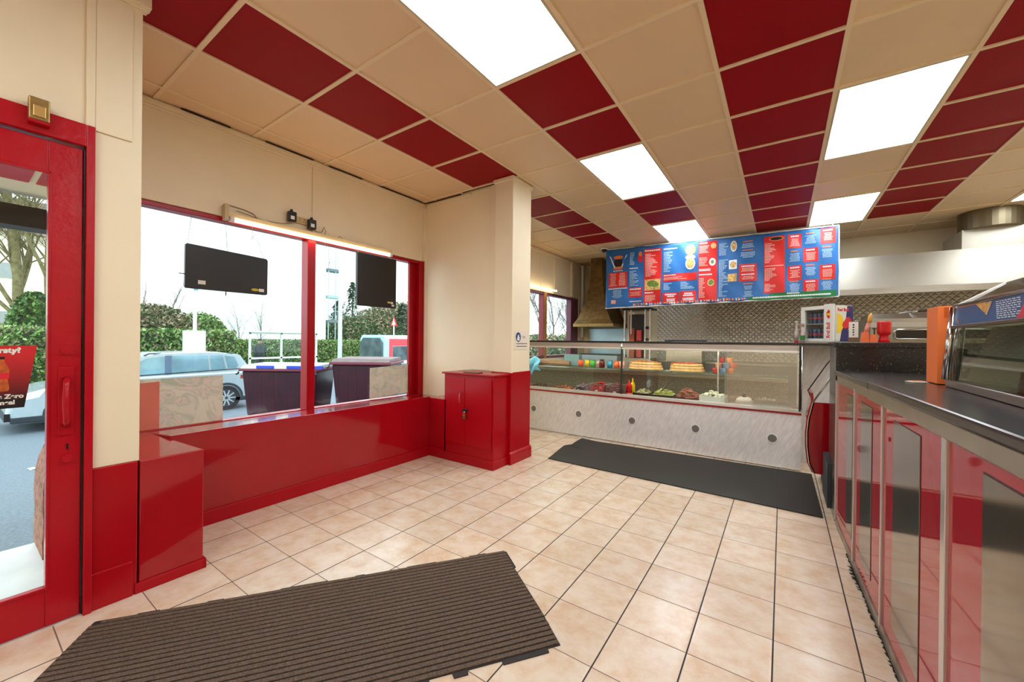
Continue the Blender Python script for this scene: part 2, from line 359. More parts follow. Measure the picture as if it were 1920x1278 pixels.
hp = MB().box(-2.522, -2.517, .278, .325, .797, 1.088); hp = dloc(hp, 'handle_plate', DRED, bevel=.002)
h = MB().tube([(-2.517, .302, .845), (-2.49, .300, .85), (-2.472, .296, .87), (-2.466, .294, .94), (-2.472, .296, 1.01), (-2.49, .300, 1.03), (-2.517, .302, 1.035)], [.014, .012, .009, .011, .009, .012, .014], 10)
hh = h.build('door_handle', DRED, hp, smooth=True)
dloc(MB().tube([(-2.522, .302, 1.16), (-2.512, .302, 1.16)], .018, 16), 'lock_cylinder', DRED, smooth=False)
dloc(MB().tube([(-2.522, .306, .70), (-2.508, .306, .70)], .018, 16).box(-2.522, -2.519, .303, .309, .735, .76, 1), 'lock', [DRED, BLACK])
dloc(MB().box(-2.56, -2.516, -.66, .35, .0, .006), 'threshold_strip', ALU)
t = thing('door_latch_box', 'old brass latch case fixed on the red frame above the door', 'latch', (-2.498, .217, 2.085))
MB().box(0, .032, -.028, .028, 0, .09).build('case', BRASS, t, bevel=.004)
MB().box(.032, .037, -.017, .017, .012, .058).build('face_plate', mat('aged_brass', (196, 160, 96), .35, .7), t, bevel=.003)
MB().box(0, .034, -.028, .028, -.012, 0).build('base', DRED, t)
# drinks poster on the door glass
t = thing('drinks_poster', 'red and black soft drink poster stuck on the door glass', 'poster', (-2.538, .0, .93))
PR = bpy.data.materials.new('poster_print'); PR.use_nodes = True; n = PR.node_tree.nodes; li = PR.node_tree.links
tc = n.new('ShaderNodeTexCoord'); sp = n.new('ShaderNodeSeparateXYZ'); rp = n.new('ShaderNodeValToRGB'); li.new(tc.outputs['Object'], sp.inputs[0]); mr = n.new('ShaderNodeMapRange'); li.new(sp.outputs[2], mr.inputs[0])
mr.inputs[1].default_value = 0; mr.inputs[2].default_value = .27; li.new(mr.outputs[0], rp.inputs[0]); rp.color_ramp.elements[0].color = (*lin((24, 12, 14)), 1); rp.color_ramp.elements[1].color = (*lin((205, 28, 36)), 1)
rp.color_ramp.elements[0].position = .12; rp.color_ramp.elements[1].position = .8
li.new(rp.outputs[0], n['Principled BSDF'].inputs['Base Color']); n['Principled BSDF'].inputs['Roughness'].default_value = .4
pz0, pz1, py0, py1 = 0, .25, -.27, .205
MB().add([(0, py0, pz0), (0, .19, pz0), (0, .222, pz1), (0, py0, pz1), (.002, py0, pz0), (.002, .19, pz0), (.002, .222, pz1), (.002, py0, pz1)], [(0, 3, 2, 1), (4, 5, 6, 7), (0, 1, 5, 4), (1, 2, 6, 5), (2, 3, 7, 6), (3, 0, 4, 7)]).build('sheet', PR, t)
RX = (PI/2, 0, PI/2)
text('Thirsty?', .029, (.003, .180, .222), RX, WHITE, t, bold=.0015, align='RIGHT')
text('Coke Zero', .023, (.003, .188, .040), RX, WHITE, t, bold=.001, align='RIGHT'); text('your meal', .023, (.003, .166, .016), RX, WHITE, t, bold=.001, align='RIGHT')
bt = MB(); prof = [(.0, 0), (.016, .002), (.019, .012), (.017, .03), (.0145, .05), (.019, .075), (.018, .09), (.008, .115), (.006, .125), (.006, .13)]
pts = [(r_, z) for r_, z in prof]+[(-r_, z) for r_, z in prof[::-1]][:-1]
bt.prism([(.133+a, .068+z) for a, z in pts], 'x', .0022, .0035)
bt.build('bottle_picture', mat('amber_bottle_print', (196, 92, 40), .4, var=.4, scale=40), t)
MB().box(.0036, .0042, .114, .152, .118, .142).build('bottle_label', mat('label_red', (214, 30, 50), .4), t)
MB().box(.0036, .0042, .126, .140, .196, .206).build('bottle_cap', BLACK, t)
# ================================================================ PORCH
t = MB(); t.box(-3.72, -2.70, -1.6, .40, 2.05, 2.15, 0); t.box(-3.72, -2.7, .36, .40, 2.0, 2.05, 0)
t.box(-3.36, -3.10, -1.5, .26, 2.044, 2.05, 1); t.box(-3.36, -3.10, .285, .36, 2.044, 2.05, 1)
struct(t.build('trim_3', [CREAM, mat('porch_red', (196, 70, 78), .4)]), 'porch ceiling outside the door', 'ceiling')
struct(MB().box(-3.78, -3.62, -1.6, .42, 1.85, 1.97).build('trim_4', mat('dark_fascia', (38, 34, 34), .6)), 'dark beam across the porch opening', 'beam')
struct(MB().box(-3.62, -2.62, -1.6, .40, -.08, -.0).build('trim_5', mat('porch_tiles', (222, 226, 226), .35, var=.08)), 'pale tiled porch step', 'step')
RB = mat('broken_render', (150, 104, 84), .9, var=.5, scale=30, bump=.8, bscale=60)
w = MB(); w.box(-3.62, -2.72, .362, .40, 0, 2.05, 0)
prev = None
zs = [0.0, .1, .2, .32, .42, .5, .56]; dx_ = [-.075, -.078, -.07, -.078, -.07, -.04, 0]
w.prism([(.345, 0)]+[(.347+d_*.45, z) for d_, z in zip(dx_, zs)]+[(.362, .60), (.40, .60), (.40, 0)], 'x', -3.66, -3.3, 1)
struct(w.build('wall_porch', [mat('porch_side', (190, 170, 150), .7), RB]))
# ================================================================ DOORMAT brown ribbed
def edge_torn(n_, amp): return [random.choice([0, 0, 0, amp, amp*.6]) for _ in range(n_)]
A = Vector((-2.40, .37)); B = Vector((-1.314, 1.848)); W_ = .735
du = (B-A).normalized(); dv = Vector((du.y, -du.x)); L_ = (B-A).length
t = thing('ribbed_doormat', 'worn brown ribbed carpet mat with torn edges in front of the door', 'mat', (A.x, A.y, 0), math.atan2(du.y, du.x))
BM = mat('brown_carpet', (112, 92, 76), .95, var=.35, scale=160, bump=.9, bscale=400); BB = mat('mat_rubber', (46, 40, 38), .7)
nr = 27; pitch = W_/nr; nx = 60; mb = MB()
cut = {}
for r_ in range(nr):
    v0 = -(r_+.06)*pitch; v1 = -(r_+.80)*pitch
    sh = .0
    e0 = .0 + (.03 if r_ == 0 else 0); e1 = L_ + random.uniform(-.004, .004)
    if r_ < 5: e1 = L_-.0+(.0 if r_ < 5 else 0)
    mb.box(e0, e1, v1, v0, .004, .009)
mb.build('ribs', BM, t, bevel=.0015)
mb = MB()
ed = []
x = 0.0
top = [(0, .0)]
while x < L_-.05:
    s_ = random.uniform(.03, .11); o_ = random.choice([-.003, .006, .012, .004, -.004]); top += [(x+.004, o_), (min(x+s_, L_-.02), o_)]; x += s_+.004
top += [(L_, 0)]
bot = []
x = L_
while x > .05:
    s_ = random.uniform(.05, .14); o_ = random.choice([-.018, -.014, .0, -.02, .004]); bot += [(x, -W_+o_), (max(x-s_, 0), -W_+o_)]; x -= s_+.003
mb.prism((top+[(L_+.012, -.01), (L_+.012, -.17), (L_+.002, -.175), (L_+.006, -W_*.7)]+bot+[(0, -W_), (-.006, -.4)])[::-1], 'z', .0005, .004)
mb.build('backing', BB, t)
# black rubber mat
def mat_grid():
    m = mat('black_rubber', (33, 31, 28), .55, var=.15, scale=4)
    n = m.node_tree.nodes; l = m.node_tree.links
    ck = n.new('ShaderNodeTexVoronoi'); ck.distance = 'CHEBYCHEV'; ck.inputs['Scale'].default_value = 45; ck.inputs['Randomness'].default_value = 0
    tc = n['Texture Coordinate']; l.new(tc.outputs['Object'], ck.inputs[0]); bp = n.new('ShaderNodeBump'); bp.inputs['Strength'].default_value = .6; bp.inputs['Distance'].default_value = .004
    l.new(ck.outputs[0], bp.inputs['Height']); l.new(bp.outputs[0], n['Principled BSDF'].inputs['Normal']); return m
mb = MB(); nu = 40
P00, P10, P11, P01 = Vector((-2.03, 4.50)), Vector((.235, 4.60)), Vector((.245, 3.50)), Vector((-1.985, 3.56))
rows = []
for j in range(13):
    v = j/12
    for i in range(nu+1):
        u = i/nu; p = P00.lerp(P10, u).lerp(P01.lerp(P11, u), v)
        curl = max(0, 1-u*nu/4)
        x_ = p.x - .05*curl*math.sin(v*PI)*(-1 if v < .5 else 1)*.6
        mb.v.append((x_, p.y, .006+.03*curl*curl*(.5+.5*math.sin(v*5))))
for j in range(12):
    for i in range(nu):
        q = j*(nu+1)+i; mb.f.append((q, q+nu+1, q+nu+2, q+1)); mb.m.append(0)
o = mb.build('rubber_mat', mat_grid()); sm = o.modifiers.new('solid', 'SOLIDIFY'); sm.thickness = .006; sm.offset = 0
tag(o, 'long black rubber mat on the tiles in front of the display counter', 'mat')
# ================================================================ SERVICE COUNTER (right)
TH = math.atan(.04)
RG = mat('red_acrylic', (160, 6, 30), .04, var=.02, ior=1.5, coat=.0)
SG = mat('mirror_steel_inset', (142, 132, 118), .10, .92, var=.05, scale=2, stretch=(1, 6, 1))
t = thing('service_counter', 'long glossy red panelled counter with steel insets and steel top on the right', 'counter', (.3086, 3.44, 0), TH)
MB().box(.012, .85, -4.6, -.01, .03, .975).build('body', mat('counter_carcass', (70, 20, 26), .6), t)
seps = [0, .60, 1.18, 1.845, 2.62, 3.4, 4.2, 4.6]
ins = [(.37, .54), (.75, .985), (1.335, 1.635), (2.06, 2.42), (2.85, 3.2), (3.6, 4.0)]
for i in range(7):
    a, b_ = seps[i]+.012, seps[i+1]-.012
    p = MB().box(0, .012, -b_, -a, .045, .975).build('front_panel', RG, t)
    if i < 6:
        q = MB().box(-.0025, 0, -ins[i][1], -ins[i][0], .125, .925).build('steel_inset', SG, p, bevel=.001)
        MB().box(-.0012, 0, -ins[i][1]-.003, -ins[i][0]+.003, .122, .928).build('inset_edge', mat('dark_edge', (60, 40, 40), .5), p)
for i in range(0, 7):
    wd = .016 if i == 3 else .008
    MB().box(-.008, .012, -seps[i]-wd, -seps[i]+wd, .03, .975).build('divider_strip', ALU, t, bevel=.002)
MB().box(-.004, .02, -4.6, 0, .0, .045).build('plinth', mat('worn_plinth', (150, 138, 124), .4, .6, var=.4, scale=10), t)
MB().tube([(-.001, -1.27, .84), (.0, -1.27, .84)], .008, 8).box(-.003, 0, -1.278, -1.262, .832, .848).build('screw_cap', mat('dull_red', (150, 40, 50), .5), t)
APR = mat('steel_apron', (176, 166, 148), .28, .9, var=.12, scale=5)
tw = MB(); tw.box(-.016, .9, -4.6, -.97, 1.012, 1.045); tw.build('worktop', DSTEEL, t, bevel=.008)
tw = MB(); tw.box(-.016, .9, -.965, .008, 1.010, 1.043); tw.build('worktop', DSTEEL, t, bevel=.006)
MB().box(-.010, .85, -4.6, -.93, .962, 1.012).build('apron', APR, t, bevel=.003)
MB().box(-.004, .85, -.925, -.02, .962, 1.010).build('apron', APR, t, bevel=.003)
# dirt along the counter foot
mb = MB(); y = 3.0
while y > 1.8:
    w_ = random.uniform(.002, .012)*(2.2 if 2.6 < y < 2.85 else 1); h_ = random.uniform(.003, .006); xx = .307+.04*(3.48-y)-.006
    mb.add([(xx, y, 0.0015), (xx-w_, y-.004, .002), (xx-w_*.8, y-.012, .002), (xx, y-.018, .0015), (xx, y-.008, h_)], [(0, 1, 4), (1, 2, 4), (2, 3, 4), (0, 3, 2, 1)]); y -= random.uniform(.005, .013)
tag(mb.build('grime_strip', mat('black_grime', (30, 26, 22), .95)), 'crumbly black grime along the foot of the red counter', 'dirt', kind='stuff')
# ---------------- heated display on the counter
t = thing('heated_display', 'chrome framed glass food display with a printed blue menu strip on the steel counter', 'food display', (.575, 2.44, 1.0465), -.015)
LE = 1.5
MB().box(.0, .62, -LE, 0, .0, .03).build('base', STEEL, t, bevel=.004)
def post(x, y):
    MB().tube([(x, y, .03), (x+.022, y, .335)], .014, 12).build('post', CHROME, t, smooth=True)
    MB().tube([(x+.034, y+.002, .03), (x+.052, y+.002, .335)], .009, 10).build('post', CHROME, t, smooth=True)
post(.0, -.012); post(0, -LE+.02)
MB().tube([(.022, -.012, .335), (.16, -.012, .425), (.5, -.012, .45)], .007, 8).build('top_rail', WHITE, t, smooth=True)
MB().box(.018, .028, -LE, -.0, .333, .345).build('front_rail', CHROME, t, bevel=.002)
MB().box(.008, .02, -LE, -.0, .246, .258).build('lower_rail', mat('brown_rail', (110, 90, 74), .3, .5), t, bevel=.002)
MB().prism([(.028, .338), (.16, .428), (.165, .424), (.033, .332)], 'y', -LE, -.014).build('sloping_lid', mat('smoked_lid', (110, 92, 70), .08, .6), t)
MB().box(.16, .6, -LE, -.014, .422, .43).build('lid', STEEL, t)
MB().prism([(.005, .03), (.018, .246), (.022, .246), (.009, .03)], 'y', -LE, -.03).build('front_glass', glass('oven_glass', (.62, .68, .60), 1.5), t)
MB().prism([(.05, .036), (.06, .036), (.13, .25), (.12, .25)], 'y', -LE, -.04).build('inner_panel', mat('inner_steel', (116, 124, 108), .45, .4, var=.25, scale=3), t)
MB().box(.03, .30, -LE, -.03, .031, .036).box(.03, .30, -LE, -.03, .10, .105).build('inner_tray', STEEL, t)
st = MB().prism([(.014, .258), (.023, .334), (.026, .334), (.017, .258)], 'y', -LE, -.03).build('menu_strip', mat('menu_blue_dark', (30, 76, 122), .35, var=.1), t)
def sp_(y, z): return (.0138+(z-.258)*.118-.0008, -y, z)   # point on the strip
mb = MB(); mb.add([sp_(.24, .333), sp_(.40, .328), sp_(.365, .286)], [(0, 1, 2)], 0)
mb.add([sp_(.37, .330), sp_(.40, .328), sp_(.372, .283), sp_(.362, .285)], [(0, 1, 2, 3)], 1)
mb.add([sp_(.60, .260), sp_(.66, .330), sp_(1.1, .330), sp_(1.1, .260)], [(0, 1, 2, 3)], 2)
mb.add([sp_(.10, .262), sp_(.06, .284), sp_(.067, .286), sp_(.11, .262)], [(0, 1, 2, 3)], 3)
mb.add([sp_(.02, .333), sp_(.30, .333), sp_(.30, .330), sp_(.02, .328)], [(0, 1, 2, 3)], 3)
for r_ in range(9):
    z = .325-r_*.007; yy = .43+.004*r_
    while yy < .60:
        l_ = random.uniform(.012, .03); mb.add([sp_(yy, z), sp_(yy+l_, z-.001), sp_(yy+l_, z-.004), sp_(yy, z-.003)], [(0, 1, 2, 3)], 4); yy += l_+.006
mb.build('strip_print', [mat('pizza_print', (206, 150, 60), .5, var=.5, scale=90), mat('crust_print', (226, 190, 150), .5), mat('strip_red', (190, 40, 44), .4), mat('strip_orange', (196, 110, 84), .4), mat('strip_text', (200, 214, 220), .5)], st)
OR = mat('orange_card', (238, 122, 58), .45, var=.03)
t = thing('orange_carton', 'tall bright orange carton standing on the steel counter against the glass display', 'carton', (.578, 2.56, 1.046))
MB().box(0, .052, 0, .16, 0, .352).build('box', OR, t, bevel=.002)
MB().box(.02, .05, -.012, 0, .30, .345).build('loose_flap', glass('flap_film', (.9, .8, .7)), t)
t = thing('paper_slips', 'small pile of paper slips lying beside the orange carton', 'paper', (.52, 2.62, 1.045), .5)
MB().box(-.02, .04, -.02, .03, 0, .003).build('slip', mat('pale_paper', (214, 220, 206), .7), t)
MB().box(-.005, .05, .0, .035, .003, .005).build('slip', OR, t)
# ---------------- granite divider
GR = mat('black_granite', (34, 30, 28), .18, var=.3, scale=60, ior=1.5)
nt = GR.node_tree; vn = nt.nodes.new('ShaderNodeTexVoronoi'); vn.inputs['Scale'].default_value = 55; nt.links.new(nt.nodes['Texture Coordinate'].outputs['Object'], vn.inputs['Vector'])
lt = nt.nodes.new('ShaderNodeMath'); lt.operation = 'LESS_THAN'; lt.inputs[1].default_value = .13; nt.links.new(vn.outputs[0], lt.inputs[0])
mx = nt.nodes.new('ShaderNodeMixRGB'); nt.links.new(lt.outputs[0], mx.inputs[0]); nt.links.new(nt.nodes['Color Ramp'].outputs[0], mx.inputs[1]); mx.inputs[2].default_value = (*lin((120, 108, 84)), 1); nt.links.new(mx.outputs[0], nt.nodes['Principled BSDF'].inputs['Base Color'])
t = thing('granite_partition', 'black speckled granite partition behind the steel counter with small items on top', 'partition', (.305, 3.5, 0))
MB().box(0, .03, 0, .42, 0, 1.20).build('end_panel', GR, t, bevel=.002)
MB().box(.03, 1.6, 0, .03, 0, 1.20).box(.03, 1.6, .39, .42, 0, 1.2).build('face', GR, t)
MB().box(-.012, 1.62, -.015, .44, 1.20, 1.235).build('ledge', GR, t, bevel=.004)
# ---------------- curved red display counter end
MARB = mat('pale_marble', (226, 220, 214), .3, var=.05, scale=9, stretch=(3.4, 1, .8), col2=(242, 238, 232))
mp_ = MARB.node_tree.nodes['Mapping']; mp_.vector_type = 'TEXTURE'; mp_.inputs['Rotation'].default_value = (0, .42, 0); mp_.inputs['Scale'].default_value = (.22, .5, .95)
GLR = mat('red_gloss_panel', (150, 6, 20), .12, var=.05, coat=.4)
t = thing('curved_display_counter', 'red curved-front display counter end with pale panel between marble case and granite', 'counter', (.2, 4.2, 0))
cv = [(0.0+.03, .12), (-.005, .20), (-.020, .34), (-.022, .46), (-.012, .58), (.012, .70), (.018, .725)]
MB().prism(cv+[(.42, .725), (.42, .12)], 'y', 0, .03).build('end_panel', GLR, t, bevel=.003)
MB().prism([(a-.003, z) for a, z in cv]+[(a+.012, z) for a, z in cv[::-1]], 'y', 0, .02).build('chrome_edge', CHROME, t)
ft = MB()
cv2 = [(a-.012, z) for a, z in cv]+[(.0, .80)]
ft.prism(cv2+[(a+.02, z) for a, z in cv2[::-1]], 'y', .03, .36); ft.build('front_panel', GLR, t)
MB().prism([(.02, .727), (.155, .98), (.30, 1.19), (.42, 1.19), (.42, .727)], 'y', 0, .02).build('upper_panel', MARB, t)
MB().tube([(.018, -.003, .727), (.155, -.003, .985), (.29, -.003, 1.19)], .006, 8).build('slanted_rail', CHROME, t, smooth=True)
MB().tube([(-.01, .2, .80), (.12, .2, 1.04), (.21, .2, 1.18)], .005, 8).build('slanted_rail', BLACK, t, smooth=True)
MB().tube([(.018, 0, .725), (-.008, .2, .80)], .005, 6).build('cross_rail', CHROME, t)
MB().box(.10, .42, -.30, .34, 0, .12).build('plinth', mat('dark_plinth', (38, 42, 46), .5), t)
MB().box(.085, .12, -.45, -.05, 0, .33).build('kick_panel', mat('grey_kick', (52, 58, 64), .5), t)
# ================================================================ DISPLAY CASE
t = thing('display_case', 'long marble-fronted glass display counter along the back of the shop floor', 'display counter', (-1.4, 4.64, 0))
X0, X1 = -3.54+1.4, .155+1.4
MB().box(X0, X1, 0, .03, .01, .555).build('front_panel', MARB, t, bevel=.002)
MB().box(X1-.02, X1, .03, .72, .01, 1.2).build('end_panel', MARB, t)
MB().box(X1+.0, 2.1, .42, .45, 0, 1.2).build('side_panel', MARB, t)
MB().box(X0, X1, -.006, .0, .538, .556).build('red_trim', mat('trim_red', (172, 24, 36), .3), t)
MB().box(X0, X1+.005, -.014, .04, .557, .590).build('sill', mat('case_sill', (226, 220, 212), .3, .3), t, bevel=.003)
MB().box(X0, 2.1, .0, .75, 1.203, 1.226).build('top', mat('case_top', (40, 38, 36), .25), t, bevel=.003)
FAS = mat('fascia_laminate', (176, 160, 146), .35, var=.14, scale=3, stretch=(.6, 8, 8))
MB().box(X0, -.2, .004, .03, 1.15, 1.203).box(-.19, X1, .004, .03, 1.15, 1.203).build('fascia', FAS, t)
MB().box(X0, -.2, -.004, .02, 1.132, 1.152).box(-.19, X1, -.006, .022, 1.128, 1.150).build('top_rail', mat('cream_rail', (226, 218, 202), .35), t, bevel=.002)
MB().box(X0, -.205, .010, .014, .575, 1.132).build('glass_front', CGLASS, t)
MB().box(-.185, .91, .010, .014, .575, 1.132).build('glass_front', CGLASS, t)
MB().prism([(.92, .0), (X1-.03, -.035), (X1-.03, -.031), (.92, .004)], 'z', .578, 1.13).build('glass_front', glass('bright_pane', (.95, .98, .96), 2.9), t)
MB().box(-.203, -.187, .0, .03, .575, 1.16).build('divider', mat('dark_green_edge', (44, 60, 52), .3), t)
MB().box(.908, .914, .004, .014, .58, 1.13).build('glass_edge', mat('glass_edge', (150, 170, 156), .2), t)
MB().box(X1-.022, X1-.008, -.02, .03, .575, 1.2).build('corner_post', BLACK, t)
MB().tube([(X1-.002, -.006, .57), (X1-.002, -.006, 1.19)], .009, 8).build('chrome_post', CHROME, t, smooth=True)
MB().box(X0, X1-.03, .04, .74, .53, .556).build('deck', STEEL, t)
SH = mat('shelf_glass_edge', (88, 112, 96), .2)
MB().box(X0+.1, X1-.1, .33, .62, .862, .868).build('shelf', glass('shelf_glass', (.86, .93, .88), 1.5), t)
MB().box(X0+.1, X1-.1, .327, .331, .860, .870).build('shelf_edge', SH, t)
MB().box(X0+.1, X1-.1, .60, .66, .79, .83).build('back_rail', STEEL, t, bevel=.003)
MB().box(X0+.1, X1-.1, .70, .72, .556, .78).build('back_panel', mat('patterned_back', (146, 136, 120), .4, .4, var=.5, scale=60), t)
for xx in (.80,): MB().box(xx, xx+.015, .30, .32, .556, 1.13).build('upright', ALU, t)
MB().box(X0+.1, X1-.1, .08, .12, 1.185, 1.203).build('lamp_batten', WHITE, t)  # added batten and tube, unseen behind the fascia, to brighten the case interior
MB().tube([(X0+.15, .10, 1.175), (X1-.15, .10, 1.175)], .009, 8).build('added_lamp_tube', mat('added_case_tube', (255, 244, 224), .4, emit=24, var=.01), t)
hl = [-2.82, -2.146, -1.459, -.768, -.074]
VB = mat('vent_dark', (70, 66, 62), .5); VR = mat('vent_ring', (240, 238, 232), .35)
for xx in hl:
    mb = MB(); cx = xx+1.4; n_ = 24
    mb.tube([(cx, -.004, .287), (cx, .0, .287)], .050, n_, 1)
    mb.tube([(cx, -.006, .287), (cx, -.004, .287)], .037, n_, 0)
    for a in range(-2, 3):
        hh = math.sqrt(max(0, .037**2-(a*.013)**2)); mb.box(cx-hh, cx+hh, -.008, -.006, .287+a*.013-.0025, .287+a*.013+.0025, 2)
        mb.box(cx+a*.013-.002, cx+a*.013+.002, -.0085, -.006, .287-hh, .287+hh, 2)
    mb.build('vent', [VB, VR, mat('vent_grille', (150, 144, 136), .4)], t)
# ---------------- food and goods in the case
ZD = .5575
def item(name, label, cat, loc, rz=0, group=None): return thing(name, label, cat, loc, rz, group)
def heap(mb, x0, x1, y0, y1, z, hgt, n, r, mi=0, jit=.3, sq=(1, 1, .6)):
    for _ in range(n):
        a, b_ = random.uniform(-1, 1), random.uniform(-1, 1); hz = hgt*(1-max(abs(a), abs(b_))**2)
        mb.ball(((x0+x1)/2+a*(x1-x0)/2, (y0+y1)/2+b_*(y1-y0)/2, z+random.uniform(.4, 1)*hz), r*random.uniform(.7, 1.3), 6, mi, sq, jit)
    return mb
t = item('sauce_bottle', 'red squeezy sauce bottle at the left end of the right display section', 'bottle', (-1.53, 4.74, ZD))
MB().lathe([(.034, 0), (.036, .01), (.036, .045)]).build('base', mat('pinkish_red', (226, 90, 90), .3), t, smooth=True)
MB().lathe([(.036, .045), (.036, .12), (.030, .14), (.016, .155), (.014, .168), (.008, .176), (.004, .20)]).build('body', mat('ketchup_red', (206, 20, 26), .25), t, smooth=True)
t = item('sauce_bottle', 'yellow squeezy sauce bottle behind the red one in the display', 'bottle', (-1.525, 4.86, ZD))
MB().lathe([(.026, 0), (.028, .02), (.028, .13), (.022, .15), (.01, .165), (.008, .18), (.003, .215)]).build('body', mat('mustard_yellow', (226, 196, 30), .3), t, smooth=True)
def tray(x0, x1, y0, y1, z, h, label, foodname, flabel, fm_, n=60, r=.016, hg=.03, cat='food tray', m=STEEL, jit=.4, sq=(1, 1, .6)):
    t = item('food_tray', label, cat, ((x0+x1)/2, (y0+y1)/2, z)); a, b_ = (x1-x0)/2, (y1-y0)/2
    mb = MB().box(-a, a, -b_, b_, 0, .004)
    for q in [(-a, -a+.004, -b_, b_), (a-.004, a, -b_, b_), (-a, a, -b_, -b_+.004), (-a, a, b_-.004, b_)]: mb.box(*q, .004, h)
    mb.build('pan', m, t, bevel=.001)
    if foodname:
        f = MB(); f.box(-a+.005, a-.005, -b_+.005, b_-.005, .004, h*.7); heap(f, -a+.015, a-.015, -b_+.015, b_-.015, h*.6, hg, n, r, 0, jit, sq)
        o = f.build(foodname, fm_, None, loc=((x0+x1)/2, (y0+y1)/2, z), smooth=True); tag(o, flabel, 'food', kind='stuff')
tray(-3.0, -2.62, 4.72, 4.95, ZD, .03, 'shallow steel tray at the far left of the display', 'brown_meat', 'dark brown cooked meat in the far left display tray', mat('dark_meat', (92, 56, 32), .6, var=.4, scale=60), 50)
tray(-2.60, -2.30, 4.72, 4.95, ZD, .03, 'steel tray holding orange coated pieces', 'orange_pieces', 'orange breaded pieces in the display tray left of the onions', mat('orange_food', (176, 92, 36), .6, var=.4, scale=60), 50)
tray(-2.28, -2.04, 4.70, 4.92, ZD, .03, 'steel tray holding chopped onions', 'chopped_onions', 'heap of chopped purple and white onions beside the wire crates', mat('onion', (196, 176, 186), .5, var=.5, scale=80, col2=(120, 84, 110)), 70, .018, .085)
# two plastic crates
CR = mat('grey_crate', (158, 156, 152), .4)
for k, (cx, lab, fm_, fl) in enumerate([(-1.925, 'grey slatted crate of red meat, left of the pair', mat('raw_red', (186, 34, 34), .4, var=.35, scale=50), 'bright red raw meat in the left crate'), (-1.69, 'grey slatted crate of dark meat beside the glass divider', mat('raw_dark', (110, 50, 48), .4, var=.5, scale=50), 'dark red raw meat in the right crate')]):
    t = item('slatted_crate', lab, 'crate', (cx, 4.80, ZD)); a, b_, h_ = .113, .12, .125
    mb = MB().box(-a, a, -b_, b_, 0, .004)
    for zz in (.004, h_-.008): mb.box(-a, a, -b_, -b_+.004, zz, zz+.008).box(-a, a, b_-.004, b_, zz, zz+.008).box(-a, -a+.004, -b_, b_, zz, zz+.008).box(a-.004, a, -b_, b_, zz, zz+.008)
    for i in range(13):
        xx = -a+i*(2*a-.003)/12; mb.box(xx, xx+.003, -b_, -b_+.003, .004, h_-.004); mb.box(xx, xx+.003, b_-.003, b_, .004, h_-.004)
    for i in range(13):
        yy = -b_+i*(2*b_-.003)/12; mb.box(-a, -a+.003, yy, yy+.003, .004, h_-.004); mb.box(a-.003, a, yy, yy+.003, .004, h_-.004)
    mb.build('basket', CR, t); MB().box(-.02, .02, -b_-.003, -b_, .035, .05).build('tag', WHITE, t)
    f = MB().box(-a+.008, a-.008, -b_+.008, b_-.008, .005, .09); heap(f, -a+.03, a-.03, -b_+.03, b_-.03, .09, .045, 44, .02, 0, .4)
    tag(f.build('raw_meat', fm_, None, loc=(cx, 4.80, ZD), smooth=True), fl, 'food', kind='stuff')
tray(-1.48, -1.30, 4.72, 4.98, ZD, .05, 'black tray of pale shredded salad nearest the sauce bottles', 'shredded_cabbage', 'pale shredded cabbage nearest the sauce bottles', mat('cabbage', (206, 204, 160), .6, var=.3, scale=80), 70, .014, .07, m=BLACK, sq=(1.6, .5, .4))
tray(-1.27, -1.03, 4.72, 4.98, ZD, .05, 'black tray of green shredded lettuce', 'shredded_lettuce', 'yellow green shredded lettuce in a black tray', mat('lettuce', (196, 202, 118), .6, var=.3, scale=80), 110, .014, .085, m=BLACK, sq=(1.7, .5, .4))
tray(-1.01, -.76, 4.70, 4.98, ZD, .04, 'tray under the reddish diced meat', 'diced_meat', 'large reddish heap of thin sliced meat in the middle of the display', mat('sliced_meat', (182, 112, 92), .6, var=.4, scale=80), 190, .014, .12, m=BLACK, sq=(1.5, .7, .35))
tray(-.745, -.49, 4.69, 4.93, ZD, .085, 'white plastic tub filled with white chunks', 'white_cheese', 'white crumbly chunks heaped in the white tub', mat('white_food', (232, 230, 206), .6, var=.15, scale=60), 70, .022, .085, m=WHITE)
for i, (xx, c_, lb) in enumerate([(-.40, (196, 140, 100), 'tray of orange brown sauce at the right of the display'), (-.14, (190, 176, 150), 'tray of pale food at the right end of the display')]):
    tray(xx-.11, xx+.12, 5.02, 5.24, ZD, .05, lb, 'cooked_food', ['orange brown food in the display tray behind the bowl', 'pale food in the display tray at the right end'][i], mat('food_%d' % i, c_, .5, var=.2, scale=50), 30)
t = item('lidded_bowl', 'pink and white domed bowl at the right of the display', 'bowl', (-.33, 4.86, ZD))
MB().lathe([(.05, 0), (.08, .02), (.085, .035)]).build('bowl', mat('pinkish_bowl', (226, 180, 160), .3), t, smooth=True)
MB().lathe([(.085, .035), (.07, .07), (.045, .085), (.04, .085)]).build('lid', WHITE, t, smooth=True)
MB().lathe([(.018, .085), (.018, .11), (.010, .12)]).build('knob', BLACK, t, smooth=True)
t = item('serving_tongs', 'dark serving spoon handles leaning in the salad trays', 'tongs', (-1.36, 4.80, ZD+.06)); MB().tube([(0, 0, 0), (.05, .1, .14)], .005, 6).build('arm', BLACK, t); MB().tube([(.02, -.02, 0), (.065, .1, .145)], .005, 6).build('arm', BLACK, t)
tag(MB().tube([(-1.18, 4.78, .62), (-1.10, 4.90, .76)], [.012, .005], 6).build('serving_spoon', BLACK), 'dark serving spoon leaning out of the lettuce tray', 'spoon')
tag(MB().box(-.35, .08, 4.70, 4.80, ZD, .59).build('blue_bag', mat('blue_grey_film', (126, 146, 160), .3, var=.3, scale=20), bevel=.01), 'blue grey plastic bag lying along the front right of the display', 'bag')
